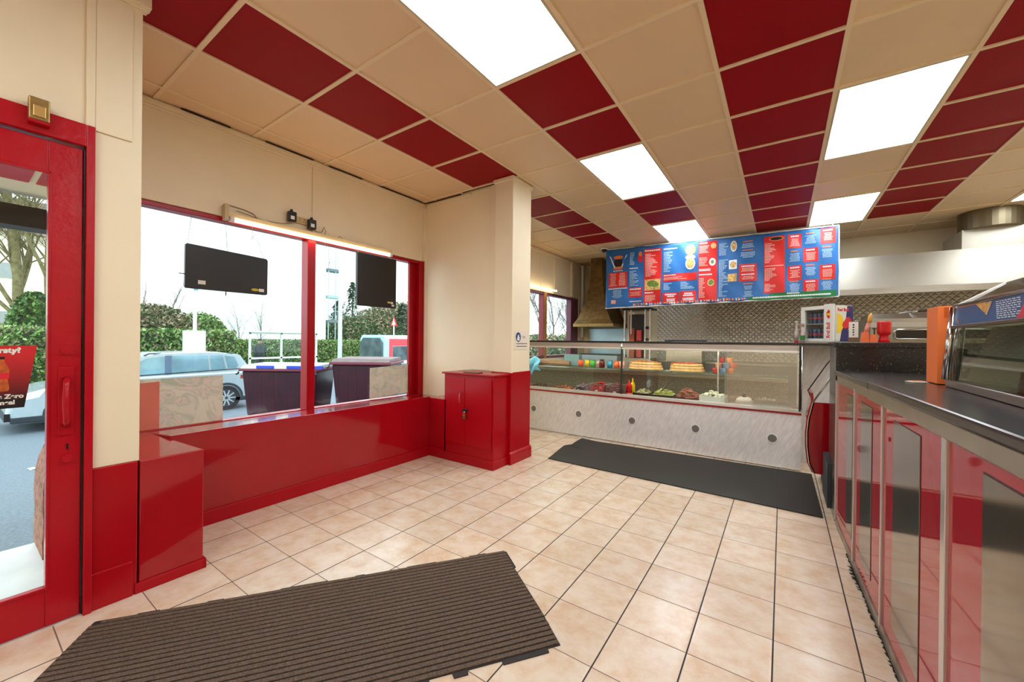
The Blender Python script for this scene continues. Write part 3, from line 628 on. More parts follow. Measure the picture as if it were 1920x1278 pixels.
# breads on shelf
def bread(x0, x1, label, top, group=None):
    t = item('flatbread_stack', label, 'bread', ((x0+x1)/2, 5.08, .869)); a = (x1-x0)/2
    for k in range(3):
        pts = [(a*(1-.04*k)*math.cos(q*PI/9)*(1+random.uniform(-.03, .03)), .10*math.sin(q*PI/9)) for q in range(18)]
        MB().prism(pts, 'z', .002+k*.033, .002+(k+1)*.031).build('flatbread', mat('toasted_bread', (222, 180, 122), .7, var=.25, scale=30), t, bevel=.008)
    f = MB(); heap(f, -a*.8, a*.6, -.08, .08, .095, .02, 26, .02, 0, .3, (1.2, 1, .4)); f.build('topping', top, t, smooth=True)
bread(-1.65, -1.22, 'stack of golden flatbreads on the upper shelf, left of the two', mat('golden_crust', (214, 140, 72), .6, var=.4, scale=30))
bread(-1.14, -.75, 'flatbreads with red topping on the upper shelf, right of the two', mat('red_topping', (196, 90, 66), .6, var=.6, scale=30))
for k, (xx, zz, c_, lb) in enumerate([(-.63, 0, (206, 60, 60), 'red sauce pot bottom left of the pot pile'), (-.555, 0, (120, 150, 196), 'blue pot in the bottom row of the pot pile'), (-.48, 0, (226, 120, 70), 'orange pot bottom right of the pot pile'),
        (-.60, .062, (214, 150, 120), 'tan pot in the second row'), (-.52, .062, (130, 160, 200), 'blue pot in the second row'), (-.45, .062, (222, 80, 60), 'bright red pot in the second row'),
        (-.57, .124, (190, 60, 60), 'dark red pot in the third row'), (-.49, .124, (226, 150, 90), 'orange topped pot in the third row')]):
    t = item('sauce_pot', lb, 'pot', (xx, 5.05, .8695+zz), group=None); MB().lathe([(.030, 0), (.035, .05), (.036, .052), (.036, .06)]).build('cup', mat('pot_%d' % k, c_, .35), t, smooth=True)
# cans and jars on left shelf
cans = [(-2.30, (214, 80, 30), 'orange tin at the left of the row on the shelf'), (-2.20, (206, 180, 30), 'yellow tin beside the orange tin'), (-2.12, (70, 170, 70), 'green tin beside the yellow tin'), (-1.88, (40, 140, 170), 'blue tin right of the dark jar'), (-1.79, (222, 104, 50), 'second orange tin, right of the blue tin'), (-1.72, (214, 150, 150), 'pink and white tin at the right of the row')]
for k, (xx, c_, lb) in enumerate(cans):
    t = item('food_tin', lb, 'tin', (xx, 5.02, .869), group=None)
    MB().lathe([(.034, .004), (.034, .095)]).build('label_band', mat('tin_%d' % k, c_, .35, var=.35, scale=40), t, smooth=True)
    MB().lathe([(.035, 0), (.035, .004)]).lathe([(.035, .095), (.035, .10), (.031, .1005)]).build('rims', CHROME, t)
t = item('jar', 'dark jar with a metal lid among the tins', 'jar', (-1.99, 5.02, .869)); MB().lathe([(.034, 0), (.036, .02), (.036, .08), (.026, .095)]).build('body', mat('dark_sauce', (96, 26, 26), .15), t, smooth=True); MB().lathe([(.028, .095), (.028, .112)]).build('lid', BLACK, t)
t = item('jar', 'cream labelled jar beside the green tin', 'jar', (-2.055, 5.05, .869)); MB().lathe([(.030, 0), (.03, .07), (.02, .085)]).build('body', mat('cream_sauce', (206, 176, 150), .2, var=.3), t, smooth=True)
t = item('blue_cloth', 'crumpled light blue cloth hanging at the left end of the case', 'cloth', (-3.06, 4.98, .87))
mb = MB(); n_ = 10
for i in range(n_+1):
    for j in range(n_+1):
        u, v = i/n_, j/n_; mb.v.append((u*.26-.13+.02*math.sin(v*7), .03*math.sin(u*9+v*5)-.02, .10-v*.24*(1-.55*abs(u-.45))+.02*math.sin(u*11)))
for i in range(n_):
    for j in range(n_): q = i*(n_+1)+j; mb.f.append((q, q+1, q+n_+2, q+n_+1)); mb.m.append(0)
o = mb.build('fabric', mat('blue_cloth', (116, 190, 226), .8, var=.1), t, smooth=True); sm = o.modifiers.new('s', 'SOLIDIFY'); sm.thickness = .004
tag(MB().box(-2.62, -2.38, 5.14, 5.24, .869, 1.03).build('blue_grey_box', mat('blue_grey_card', (112, 150, 162), .5), bevel=.004), 'blue grey box on the shelf behind the tins', 'box')
tag(MB().tube([(-2.98, 5.03, .905), (-2.5, 5.10, .90)], .035, 10).build('wrapped_roll', mat('brown_wrap', (150, 116, 92), .5, var=.3, scale=20)), 'brown and white wrapped roll on the shelf beside the blue cloth', 'roll')
tag(MB().box(-1.13, -.4, 5.20, 5.28, .835, .862).build('paper_pack', mat('bluish_white_paper', (206, 216, 222), .5)), 'flat white paper pack under the glass shelf', 'paper')
# ================================================================ MENU BANNER
t = thing('menu_banner', 'wide blue and red takeaway menu banner hanging from the ceiling above the counter', 'banner', (0, 6.6, 0))
TL, TR_, BR_, BL_ = (-2.56, 2.825), (.588, 2.76), (.597, 1.84), (-2.567, 1.80)
def bp_(u, v, d=0): # u 0..1 left-right, v 0..1 top-bottom
    x = (TL[0]*(1-u)+TR_[0]*u)*(1-v)+(BL_[0]*(1-u)+BR_[0]*u)*v; z = (TL[1]*(1-u)+TR_[1]*u)*(1-v)+(BL_[1]*(1-u)+BR_[1]*u)*v
    wv = .012*math.sin(u*23+v*4)*math.sin(v*2.6+.4)+.006*math.sin(u*61-v*9)
    return (x, wv-d, z)
mb = MB(); nu, nv = 90, 24
for j in range(nv+1):
    for i in range(nu+1): mb.v.append(bp_(i/nu, j/nv))
for j in range(nv):
    for i in range(nu): q = j*(nu+1)+i; mb.f.append((q, q+nu+1, q+nu+2, q+1)); mb.m.append(0)
sh = mb.build('sheet', mat('banner_blue', (38, 104, 170), .28, var=.18, scale=1.2, col2=(60, 124, 196)), t, smooth=True)
sm = sh.modifiers.new('s', 'SOLIDIFY'); sm.thickness = .002; sm.offset = -1
PRM = [mat('print_red', (222, 44, 40), .35, var=.03), mat('print_white', (232, 236, 240), .4, var=.02), mat('print_pale_blue', (160, 196, 226), .4), mat('print_pink', (240, 170, 160), .4),
       mat('print_green', (24, 120, 58), .35), mat('print_orange', (236, 130, 70), .4), mat('print_food', (222, 176, 110), .5, var=.5, scale=40), mat('print_salad', (110, 140, 60), .5, var=.5, scale=40), mat('print_black', (30, 30, 34), .5)]
pm = MB()
def gu(u): return min(.997, max(.003, u*(1.2912-.2981*u)+.003))   # spacing of the printed columns
def blk(u0, v0, u1, v1, mi, d=.0035):
    n_ = max(1, int((u1-u0)*90)); m_ = max(1, int((v1-v0)*24))
    o = len(pm.v)
    for j in range(m_+1):
        for i in range(n_+1): pm.v.append(bp_(gu(u0+(u1-u0)*i/n_), v0+(v1-v0)*j/m_, d))
    for j in range(m_):
        for i in range(n_): q = o+j*(n_+1)+i; pm.f.append((q, q+n_+1, q+n_+2, q+1)); pm.m.append(mi)
def disc(u, v, ru, rv, mi, d=.005, n=14):
    o = len(pm.v); pm.v.append(bp_(gu(u), v, d))
    for k in range(n): pm.v.append(bp_(gu(u+ru*math.cos(2*PI*k/n)), v+rv*math.sin(2*PI*k/n), d))
    for k in range(n): pm.f.append((o, o+1+(k+1) % n, o+1+k)); pm.m.append(mi)
def lines(u0, v0, u1, v1, rows, mi, lo=.4, hi=1., center=False, fill=.64, d=.0050):
    h_ = (v1-v0)/rows
    for r_ in range(rows):
        wd = (u1-u0)*random.uniform(lo, hi); a = u0+((u1-u0)-wd)/2*(1 if center else 0); u = a; v = v0+r_*h_
        while u < a+wd-.001:
            l_ = random.uniform(.003, .009); blk(u, v, min(u+l_, a+wd), v+h_*fill, mi, d); u += l_+.0012
# red blocks (u0,v0,u1,v1)
for q in [(.012, .335, .095, .635), (.170, .02, .238, .96), (.250, .44, .392, .545), (.250, .735, .392, .955), (.400, .02, .482, .96), (.570, .38, .645, .64), (.652, .05, .742, .955),
          (.757, .06, .812, .27), (.757, .54, .812, .755), (.815, .30, .878, .50), (.818, .765, .878, .985), (.888, .04, .952, .25), (.888, .53, .945, .73), (.105, .655, .162, .80)]:
    pass
# measured blocks, left to right
reds = [(.008, .40, .118, .70), (.124, .72, .203, .88), (.208, .08, .300, .95), (.306, .50, .493, .64), (.306, .79, .395, .97), (.395, .79, .490, .96), (.497, .02, .596, .94)]
reds2 = [(.720, .36, .787, .615), (.793, .06, .874, .90), (.880, .045, .932, .225), (.880, .495, .932, .69), (.935, .265, .990, .475)]
allr = [(.010, .40, .094, .66), (.100, .68, .158, .84), (.166, .06, .240, .95), (.248, .50, .392, .62), (.248, .80, .318, .97), (.322, .79, .390, .96), (.398, .03, .478, .95),
        (.572, .44, .646, .70), (.676, .06, .766, .90), (.778, .06, .838, .26), (.778, .52, .838, .73), (.846, .28, .912, .48), (.846, .74, .912, .90), (.922, .02, .992, .24), (.918, .54, .988, .75)]
for q in allr: blk(*q, 0)
# writing on the red blocks
lines(.014, .42, .048, .64, 8, 3, .6, 1, True); lines(.054, .42, .09, .64, 8, 3, .6, 1, True)
lines(.103, .695, .155, .73, 1, 1, .9, 1, True); lines(.103, .75, .155, .82, 3, 3, .6, 1, True)
lines(.170, .08, .235, .11, 1, 1, .95, 1); lines(.172, .14, .225, .52, 16, 3, .4, 1); blk(.169, .56, .237, .74, 6, .005); disc(.20, .63, .022, .05, 7, .006); disc(.218, .66, .014, .04, 7, .006); lines(.170, .77, .21, .80, 1, 1, .9, 1); lines(.172, .82, .218, .93, 5, 3, .5, 1)
lines(.252, .515, .31, .535, 1, 1, .9, 1); lines(.252, .55, .37, .60, 3, 3, .5, 1)
for a in (.252, .326): lines(a+.006, .82, a+.056, .88, 2, 1, .5, 1, True, .7); lines(a+.006, .90, a+.056, .95, 2, 1, .5, 1, True)
lines(.402, .05, .44, .08, 1, 1, .9, 1); lines(.402, .10, .445, .22, 6, 3, .5, 1); lines(.402, .28, .44, .42, 6, 3, .5, 1); lines(.402, .46, .46, .50, 2, 1, .8, 1); lines(.402, .54, .46, .57, 1, 1, .9, 1); lines(.402, .60, .43, .92, 13, 3, .5, 1)
disc(.462, .11, .012, .045, 6); disc(.458, .36, .014, .06, 1); disc(.458, .36, .007, .03, 7, .0062); disc(.452, .68, .015, .055, 6); disc(.452, .68, .011, .04, 7, .0062)
lines(.578, .465, .64, .49, 1, 1, .8, .9, True, .8); lines(.578, .50, .64, .56, 3, 3, .6, 1, True); lines(.578, .59, .64, .61, 1, 1, .8, .9, True, .8); lines(.578, .625, .64, .68, 3, 3, .6, 1, True)
disc(.729, .10, .032, .035, 5); disc(.729, .10, .026, .022, 8, .0062); lines(.680, .16, .734, .46, 13, 3, .3, .9); lines(.680, .49, .764, .51, 1, 3, .9, 1); lines(.680, .53, .744, .72, 9, 3, .3, 1); lines(.680, .76, .729, .88, 6, 3, .4, 1)
for u, v in [(.781, .06), (.781, .52), (.850, .28), (.850, .735), (.927, .02), (.924, .54)]:
    lines(u+.006, v+.02, u+.05, v+.045, 1, 1, .8, 1, True, .8); lines(u+.006, v+.065, u+.052, v+.18, 6, 3, .6, 1, True)
for u, v in [(.779, .30), (.848, .06), (.848, .52), (.922, .28), (.779, .74), (.922, .735)]:
    lines(u+.008, v, u+.048, v+.022, 1, 5, .7, 1, True, .8); lines(u+.004, v+.04, u+.056, v+.165, 7, 2, .5, 1, True)
# writing on blue
lines(.104, .09, .132, .31, 9, 2, .4, 1); disc(.150, .19, .011, .08, 0); disc(.150, .13, .008, .04, 5, .006)
lines(.104, .35, .14, .375, 1, 1, .9, 1); lines(.104, .40, .145, .66, 11, 2, .4, 1); lines(.104, .90, .16, .93, 1, 1, .9, 1, False, .5)
lines(.250, .08, .31, .11, 1, 1, .8, 1); lines(.250, .14, .295, .47, 13, 2, .4, 1); disc(.365, .14, .022, .085, 6); disc(.365, .36, .021, .095, 1); disc(.365, .36, .017, .075, 6, .006); disc(.365, .26, .022, .04, 3)
lines(.252, .645, .298, .76, 5, 2, .4, 1); lines(.325, .645, .385, .76, 5, 2, .4, 1)
lines(.486, .09, .53, .28, 8, 2, .4, 1); lines(.486, .34, .525, .92, 26, 2, .3, 1); disc(.548, .15, .014, .085, 1); disc(.548, .15, .011, .065, 6, .006)
blk(.528, .36, .562, .50, 1, .005); disc(.546, .43, .014, .05, 6, .006); blk(.524, .57, .562, .69, 6, .005)
lines(.585, .09, .63, .11, 1, 5, .8, 1, True, .8); lines(.580, .13, .635, .20, 3, 2, .6, 1, True); lines(.585, .22, .63, .24, 1, 5, .8, 1, True, .8); lines(.575, .26, .642, .35, 4, 2, .6, 1, True)
lines(.588, .73, .632, .75, 1, 5, .8, 1, True, .8); lines(.588, .77, .632, .83, 4, 2, .6, 1, True); lines(.588, .85, .632, .94, 4, 2, .6, 1, True)
# crest with crossed blades, plain stand-in
for s_ in (-1, 1):
    o = len(pm.v); c_ = .052
    for a, b_ in [(s_*.040, .11), (s_*.034, .13), (s_*.010, .34), (s_*.016, .34)]: pm.v.append(bp_(gu(c_+a), b_, .0056))
    pm.f.append((o, o+1, o+2, o+3) if s_ > 0 else (o+3, o+2, o+1, o)); pm.m.append(1)
disc(.052, .24, .020, .075, 8, .006); disc(.052, .15, .022, .03, 5, .0064); disc(.052, .33, .022, .025, 5, .0064); lines(.030, .37, .074, .39, 1, 1, .95, 1)
blk(.010, .67, .094, .685, 1, .005); lines(.022, .70, .080, .84, 7, 2, .5, 1, True); blk(.024, .87, .044, .93, 3, .005)
# slogan lines
u = .12
while u < .60:
    l_ = random.uniform(.006, .012); h_ = random.choice([.035, .045, .055]); v = .965-h_*.5+.004*math.sin(u*70); blk(u, v, u+l_*.5, v+h_*.9, random.choice([5, 5, 1, 3]), .005)
    blk(u+l_*.3, v+h_*.35, u+l_, v+h_*.62, random.choice([5, 1, 3]), .0055); u += l_+random.choice([.0015, .0015, .006])
blk(.61, .942, .995, .996, 4, .0045)
blk(.70, .905, .995, .944, 4, .0045)
lines(.775, .912, .83, .932, 1, 1, .9, 1, True, .8, .006); lines(.63, .948, .97, .976, 1, 1, .99, 1, False, .8, .006)
pm.build('menu_print', PRM, t)
MB().box(-2.58, .60, .004, .02, 0, 0).build('hem', WHITE, t) if False else None
mb = MB(); mb.tube([bp_(0, 1.0, -.006), bp_(1, 1.0, -.006)], .011, 8).tube([bp_(0, 0, -.006), bp_(1, 0, -.006)], .009, 8).tube([bp_(1, 0, -.004), bp_(1, 1, -.004)], .008, 6); mb.build('rail', WHITE, t)
mb = MB()
for u in (.02, .25, .5, .75, .98): p = bp_(u, 0, -.006); mb.tube([p, (p[0], p[1], H+.002)], .004, 6)
mb.build('hanger', CHROME, t)
t = item('dome_camera', 'small black and white security camera by the left top of the banner', 'camera', (-2.56, 6.5, 2.78)); MB().lathe([(.06, .03), (.06, .056)]).build('mount', WHITE, t); MB().ball((0, 0, .03), .05, 12).build('dome', BLACK, t, smooth=True)
# ================================================================ KITCHEN
# splashback
def quilt():
    m = mat('quilted_steel', (214, 204, 186), .42, .55, var=.08, scale=2); n = m.node_tree.nodes; l = m.node_tree.links
    mp = n['Mapping']; mp2 = n.new('ShaderNodeMapping'); mp2.inputs['Rotation'].default_value = (0, PI/4, 0); l.new(n['Texture Coordinate'].outputs['Object'], mp2.inputs[0])
    ck = n.new('ShaderNodeTexVoronoi'); ck.distance = 'CHEBYCHEV'; ck.inputs['Scale'].default_value = 17; ck.inputs['Randomness'].default_value = 0; l.new(mp2.outputs[0], ck.inputs[0])
    bp = n.new('ShaderNodeBump'); bp.inputs['Strength'].default_value = 1; bp.inputs['Distance'].default_value = .03; bp.invert = True; l.new(ck.outputs[0], bp.inputs['Height']); l.new(bp.outputs[0], n['Principled BSDF'].inputs['Normal']); return m
tag(MB().box(-2.0, 3.08, 7.87, 7.897, .9, 2.02).build('splashback', quilt()), 'quilted steel splashback covering the back wall under the hood', 'splashback')
t = thing('extractor_hood', 'long stainless steel extractor hood across the back wall', 'hood', (.6, 7.0, 1.9))
MB().prism([(.0, .0), (.0, .07), (.09, .50), (.86, .56), (.86, .50), (.12, .45), (.04, .07), (.04, .0)], 'x', -1.8, 2.45).build('canopy', STEELH, t)
MB().box(-1.8, 2.45, -.012, .01, -.02, .065).build('lip', STEEL, t, bevel=.003)
MB().prism([(.04, .03), (.86, .03), (.86, .52), (.12, .44)], 'x', -1.8, -1.79).build('end_cheek', STEELH, t)
MB().box(1.20, 2.45, .10, .80, .49, .735).build('duct_box', mat('duct_box_steel', (190, 184, 170), .4, .6, var=.05), t, bevel=.003)
MB().tube([(1.45, .2, .73), (1.45, .2, .94)], .26, 32).build('duct', mat('duct_dark', (120, 108, 84), .4, .7), t)
tag(MB().box(1.47, 1.62, 7.02+.1, 7.3, 2.55, 2.68).build('wall_box', mat('dull_gold', (150, 122, 76), .5)), 'small dull cover beside the duct box above the hood', 'box') if False else None
# worktop run
t = thing('kitchen_worktop', 'steel kitchen worktop run along the back wall', 'worktop', (0, 7.2, 0))
MB().box(-2.0, 3.0, -.02, .66, .87, .90).build('top', STEEL, t, bevel=.004); MB().box(-1.98, 2.98, 0, .65, .1, .87).build('cabinets', mat('dark_cabinets', (112, 106, 100), .4, .4), t)
MB().box(-1.98, 2.98, .05, .65, 0, .1).build('plinth', BLACK, t)
t = thing('griddle_lid', 'dark hotplate standing above the display counter line', 'hotplate', (-1.33, 6.8, 1.2))
MB().box(-.28, .30, .0, .37, .02, .055).build('plate', BLACK, t, bevel=.01); MB().box(-.26, .28, .02, .36, -.3, .02).build('body', STEEL, t)
MB().box(-.26, .28, .02, .36, -1.2, -.3).build('stand', mat('stand_grey', (90, 86, 80), .5, .5), t)
# kebab grill
t = thing('vertical_grill', 'upright kebab grill with steel posts, red heater panel and knobs', 'grill', (-2.06, 6.8, .9))
MB().box(-.25, .23, -.05, .35, -.9, .04).build('base', STEEL, t, bevel=.004)
for xx in (-.235, .12, .20): MB().box(xx, xx+.025, -.02, .01, .04, .87).build('post', ALU, t, bevel=.003)
MB().box(-.12, -.10, -.02, .0, .45, .87).build('post', ALU, t)
MB().box(-.18, .1, .12, .16, .04, .80).build('back_plate', mat('grill_dark', (48, 36, 32), .5), t)
MB().box(-.15, -.06, .0, .10, .04, .55).build('burner', mat('copper_burner', (150, 74, 50), .4, .3), t, bevel=.004)
MB().box(-.02, .06, .0, .06, .05, .30).box(-.02, .06, .0, .06, .34, .52).build('heater', mat('heater_red', (186, 60, 52), .5), t, bevel=.004)
for zz in (.36, .56): MB().tube([(.172, -.05, zz), (.172, -.01, zz)], .026, 12).build('knob', BLACK, t)
MB().box(-.25, .23, -.03, .36, .87, .90).build('top_plate', BLACK, t)
# brass canopy hood
t = thing('brass_canopy', 'flared hammered brass cooker canopy in the kitchen corner', 'hood', (-3.0, 7.1, 1.5))
BC = mat('hammered_brass', (112, 90, 56), .42, .75, var=.3, scale=14, bump=.5, bscale=30)
prof = [(.40, .06, .38), (.34, .14, .36), (.27, .30, .33), (.20, .50, .29), (.15, .75, .25), (.12, 1.0, .24), (.11, 1.33, .24)]
mb = MB()
for a, z, b_ in prof:
    mb.v += [(-a, .38-b_*1.1, z), (a, .38-b_*1.1, z), (a, .78, z), (-a, .78, z)]
for i in range(len(prof)-1):
    for k in range(4): q = i*4; mb.f.append((q+k, q+(k+1) % 4, q+4+(k+1) % 4, q+4+k)); mb.m.append(0)
mb.build('flue', BC, t); MB().box(-.41, .41, -.04, .78, .0, .06).build('rim', BRASS, t, bevel=.004)
t = thing('steel_range', 'pale blue steel range under the brass canopy', 'cooker', (-3.0, 7.25, 0)); MB().box(-.38, .42, 0, .60, 0, .95).build('body', mat('range_steel', (170, 184, 190), .35, .6), t, bevel=.005)
MB().box(-.38, .42, .56, .62, .95, 1.48).build('back_plate', mat('pale_back_plate', (176, 200, 206), .3, .3), t); MB().box(-.36, .40, .02, .55, .95, .97).build('hob', BLACK, t)
t = thing('wall_socket', 'white double switch plate beside the brass canopy', 'socket', (-2.42, 7.55, 1.22)); MB().box(-.06, .06, -.01, .01, 0, .24).build('plate', WHITE, t); MB().box(-.03, .03, -.015, -.01, .16, .19).build('switch', BLACK, t)
MB().box(-.07, .07, .01, .35, -1.22, .9).build('backing', CREAM, t)
tag(MB().tube([(-3.47, 7.62, 1.3), (-3.47, 7.62, 2.8)], .03, 10).build('white_pipe', WHITE), 'white vertical pipe in the kitchen corner', 'pipe')
# pizza oven
t = thing('pizza_oven', 'steel deck oven with a long dark window behind the granite partition', 'oven', (.78, 5.7, 0))
MB().box(0, 1.35, 0, .8, .95, 1.50).build('body', STEEL, t, bevel=.006)
MB().box(-.01, 1.36, -.01, .02, 1.40, 1.455).build('top_lip', STEELH, t, bevel=.004)
MB().prism([(.02, 1.456), (.22, 1.56), (.8, 1.56), (.8, 1.456)], 'x', .02, 1.33).build('sloped_cowl', STEEL, t)
dd = MB().box(.03, 1.32, -.02, .0, 1.18, 1.385).build('door', mat('oven_door', (156, 146, 126), .3, .85), t, bevel=.006)
MB().box(.20, 1.30, -.026, -.02, 1.285, 1.372).build('window', mat('oven_window', (30, 22, 18), .1), dd)
MB().tube([(1.28, -.028, 1.378), (.21, -.028, 1.378), (.185, -.028, 1.36), (.185, -.028, 1.30), (.21, -.028, 1.282), (1.28, -.028, 1.282)], .007, 8).build('window_frame', CHROME, dd, smooth=True)
for xx in (.04, 1.27):
    for yy in (.04, .72): MB().box(xx, xx+.04, yy, yy+.04, 0, .95).build('leg', STEEL, t)
t = item('oven_paddle', 'dark handled utensil resting on top of the oven', 'paddle', (1.15, 5.75, 1.567)); MB().tube([(-.08, .3, .0), (.03, .1, .012)], .008, 6).build('shaft', CHROME, t); MB().tube([(.03, .1, .012), (.14, .0, .02)], .013, 8).build('handle', mat('dark_wood', (60, 36, 28), .6), t)
# things on the case top
t = thing('drinks_cooler', 'small white countertop drinks cooler filled with blue and silver cans', 'fridge', (.395, 4.74, 1.2265), -math.radians(40))
CW = mat('cooler_white', (214, 210, 200), .35, var=.02)
w_, s_, h_ = .31, .24, .36
mb = MB(); mb.box(-w_, -w_+.012, .02, s_, .015, h_); mb.box(-.012, 0, .02, s_, .015, h_); mb.box(-w_, 0, s_-.012, s_, .015, h_); mb.box(-w_, 0, .02, s_, h_-.012, h_); mb.box(-w_, 0, .02, s_, .015, .03)
mb.build('cabinet', CW, t)
d = MB(); d.box(-w_, -w_+.04, -.012, .014, .015, h_); d.box(-.085, 0, -.012, .014, .015, h_+.012); d.box(-w_+.04, -.085, -.012, .014, .015, .045); d.box(-w_+.04, -.085, -.012, .014, h_-.035, h_)
d = d.build('door', CW, t, bevel=.002)
MB().box(-w_+.04, -.085, -.002, .002, .045, h_-.035).build('pane', CGLASS, d)
text('Red Bull', .044, (-.028, -.0128, .05), (PI/2, -PI/2, 0), mat('logo_red', (206, 30, 40), .4), d, 'lettering', align='LEFT', bold=.0012)
lg = MB()
lg.tube([(-.044, -.0135, .275), (-.044, -.0125, .275)], .022, 16, 1)
for sg in (1, -1):
    pts = [(-.060, .275+sg*.008), (-.030, .275+sg*.010), (-.026, .275+sg*.030), (-.040, .275+sg*.044), (-.050, .275+sg*.030)]
    lg.prism(pts, 'y', -.0145, -.0137, 0)
lg.build('emblem', [MC['logo_red'], mat('logo_yellow', (236, 196, 40), .4)], d)
for zz in (.03, .19): MB().box(-w_+.014, -.014, .03, s_-.02, zz-.004, zz).build('shelf', WHITE, t)
sd = MB().add([(.001, .03, .02), (.001, s_, .02), (.001, s_, h_), (.001, .03, h_)], [(0, 1, 2, 3)]); sd.build('side_skin', CW, t)
NV = mat('logo_navy', (24, 26, 92), .35)
sd = MB(); sd.prism([(.075, .02), (s_, .02), (s_, h_-.004), (.165, h_-.004), (.15, .24), (.10, .14)], 'x', .0015, .0025, 0)
sd.prism([(.035+.0*q+.085*max(0, math.cos(q*PI/8))*1.0, .19+.095*math.sin(q*PI/8)) for q in range(-4, 5)], 'x', .003, .0036, 1)
sd.prism([(.10, .17), (.115, .15), (.14, .14), (.16, .15), (.19, .15), (.215, .17), (.225, .20), (.205, .235), (.18, .255), (.16, .25), (.14, .23), (.125, .21), (.11, .20)], 'x', .004, .0047, 2)
sd.prism([(.17, .13), (.2, .128), (.215, .145), (.19, .15)], 'x', .004, .0047, 1)
sd.build('side_print', [NV, MC['logo_yellow'], MC['logo_red']], t)
text('Red Bull', .042, (.0028, .04, .305), (PI/2, 0, PI/2), MC['logo_red'], t, 'lettering', align='LEFT', bold=.001)
CB = mat('can_silver_blue', (150, 160, 196), .25, .5, var=.5, scale=30, col2=(52, 66, 140))
first = None
for zi, zz in enumerate((.031, .191)):
    for k in range(5):
        lab = ['leftmost', 'second from the left', 'middle', 'second from the right', 'rightmost'][k]+' slim blue and silver drink can on the '+['lower', 'upper'][zi]+' cooler shelf'; g = ['cans on the lower cooler shelf', 'cans on the upper cooler shelf'][zi]
        lx, ly = -w_+.05+k*.042, .06; ca = -math.radians(40)
        wx = .395+lx*math.cos(ca)-ly*math.sin(ca); wy = 4.74+lx*math.sin(ca)+ly*math.cos(ca)
        if first is None:
            first = MB().lathe([(.013, 0), (.0175, .006), (.0175, .085), (.0185, .09), (.0185, .10), (.013, .108), (.012, .106)], n=12).lathe([(.0178, .045), (.0178, .065)], n=12, mi=1).build('drink_can', [CB, mat('can_red_band', (190, 60, 70), .3)], None, smooth=True, loc=(wx, wy, 1.2265+zz)); o = first
        else: o = first.copy(); C.objects.link(o); o.location = (wx, wy, 1.2265+zz)
        tag(o, lab, 'can', g)
t = item('spice_bottle', 'small clear bottle with green and red label left of the cooler', 'bottle', (.165, 4.86, 1.227)); MB().lathe([(.016, 0), (.018, .09), (.01, .13), (.009, .16)]).build('body', mat('clear_pink', (200, 170, 166), .2), t, smooth=True); MB().lathe([(.0185, .03), (.0188, .075)]).build('label', mat('green_label', (30, 120, 50), .4), t); MB().lathe([(.012, .16), (.012, .19)]).build('cap', mat('cap_pink', (150, 110, 106), .3), t)
t = item('spice_bottle', 'red based bottle standing leftmost on the counter top beside the cooler', 'bottle', (.115, 4.90, 1.227)); MB().lathe([(.017, 0), (.018, .02)]).build('base', mat('bottle_red', (190, 30, 40), .3), t); MB().lathe([(.016, .02), (.017, .10), (.01, .14), (.008, .20), (.012, .205), (.012, .22)]).build('body', mat('bottle_grey_pink', (190, 176, 166), .2), t, smooth=True)
t = item('power_cable', 'black cable drooping down the marble panel beside the cooler', 'cable', (0, 0, 0)); bpy.data.objects.remove(t)
tag(MB().tube([(.40, 5.05, 1.0), (.42, 4.99, 1.10), (.5, 4.98, 1.17), (.58, 4.98, 1.19)], .006, 8).build('power_cable', BLACK, smooth=True), 'black cable drooping down the marble panel beside the cooler', 'cable')
# on the granite ledge
ZG = 1.236
t = item('white_card_box', 'white box with black vertical lettering on the granite ledge', 'box', (.43, 3.84, ZG)); MB().box(-.025, .03, -.02, .02, 0, .035).build('base', mat('brown_card', (120, 92, 60), .6), t); MB().box(-.022, .028, -.015, .015, .035, .15).build('card', WHITE, t)
mb = MB()
for k in range(5): mb.box(-.004, .006, -.0158, -.015, .05+k*.018, .05+k*.018+random.uniform(.008, .013))
mb.build('print', BLACK, t)
t = item('orange_holder', 'orange and red paper holder with a pointed cone in it on the granite ledge', 'holder', (.50, 3.70, ZG)); OC = mat('coral_plastic', (240, 116, 66), .4)
MB().prism([(-.045, 0), (.0, 0), (-.005, .072), (-.038, .07)], 'y', -.02, .02).build('pocket', OC, t); MB().prism([(.002, 0), (.045, 0), (.038, .055), (.006, .055)], 'y', -.02, .02).build('pocket', OC, t)
MB().tube([(-.02, .0, .05), (.0, .0, .14)], [.016, .011], 10).build('wrapped_stick', mat('striped_pink', (196, 120, 100), .4, var=.4, scale=60), t, smooth=True); MB().tube([(.0, 0, .14), (.006, 0, .19), (.012, 0, .205)], [.013, .010, .003], 10).build('tip', mat('tip_yellow', (240, 176, 80), .4), t, smooth=True)
MB().box(.024, .030, -.012, .0, .055, .10).box(.015, .039, -.012, 0, .09, .096).build('black_clip', BLACK, t)
t = item('red_cup_dispenser', 'red plastic hourglass-shaped cup on the granite ledge', 'cup', (.578, 3.70, ZG))
MB().lathe([(.032, 0), (.027, .02), (.023, .045), (.026, .05), (.035, .058), (.037, .075), (.038, .135), (.037, .143), (.030, .145)], n=24).build('body', mat('shiny_red_plastic', (206, 20, 26), .25), t, smooth=True)
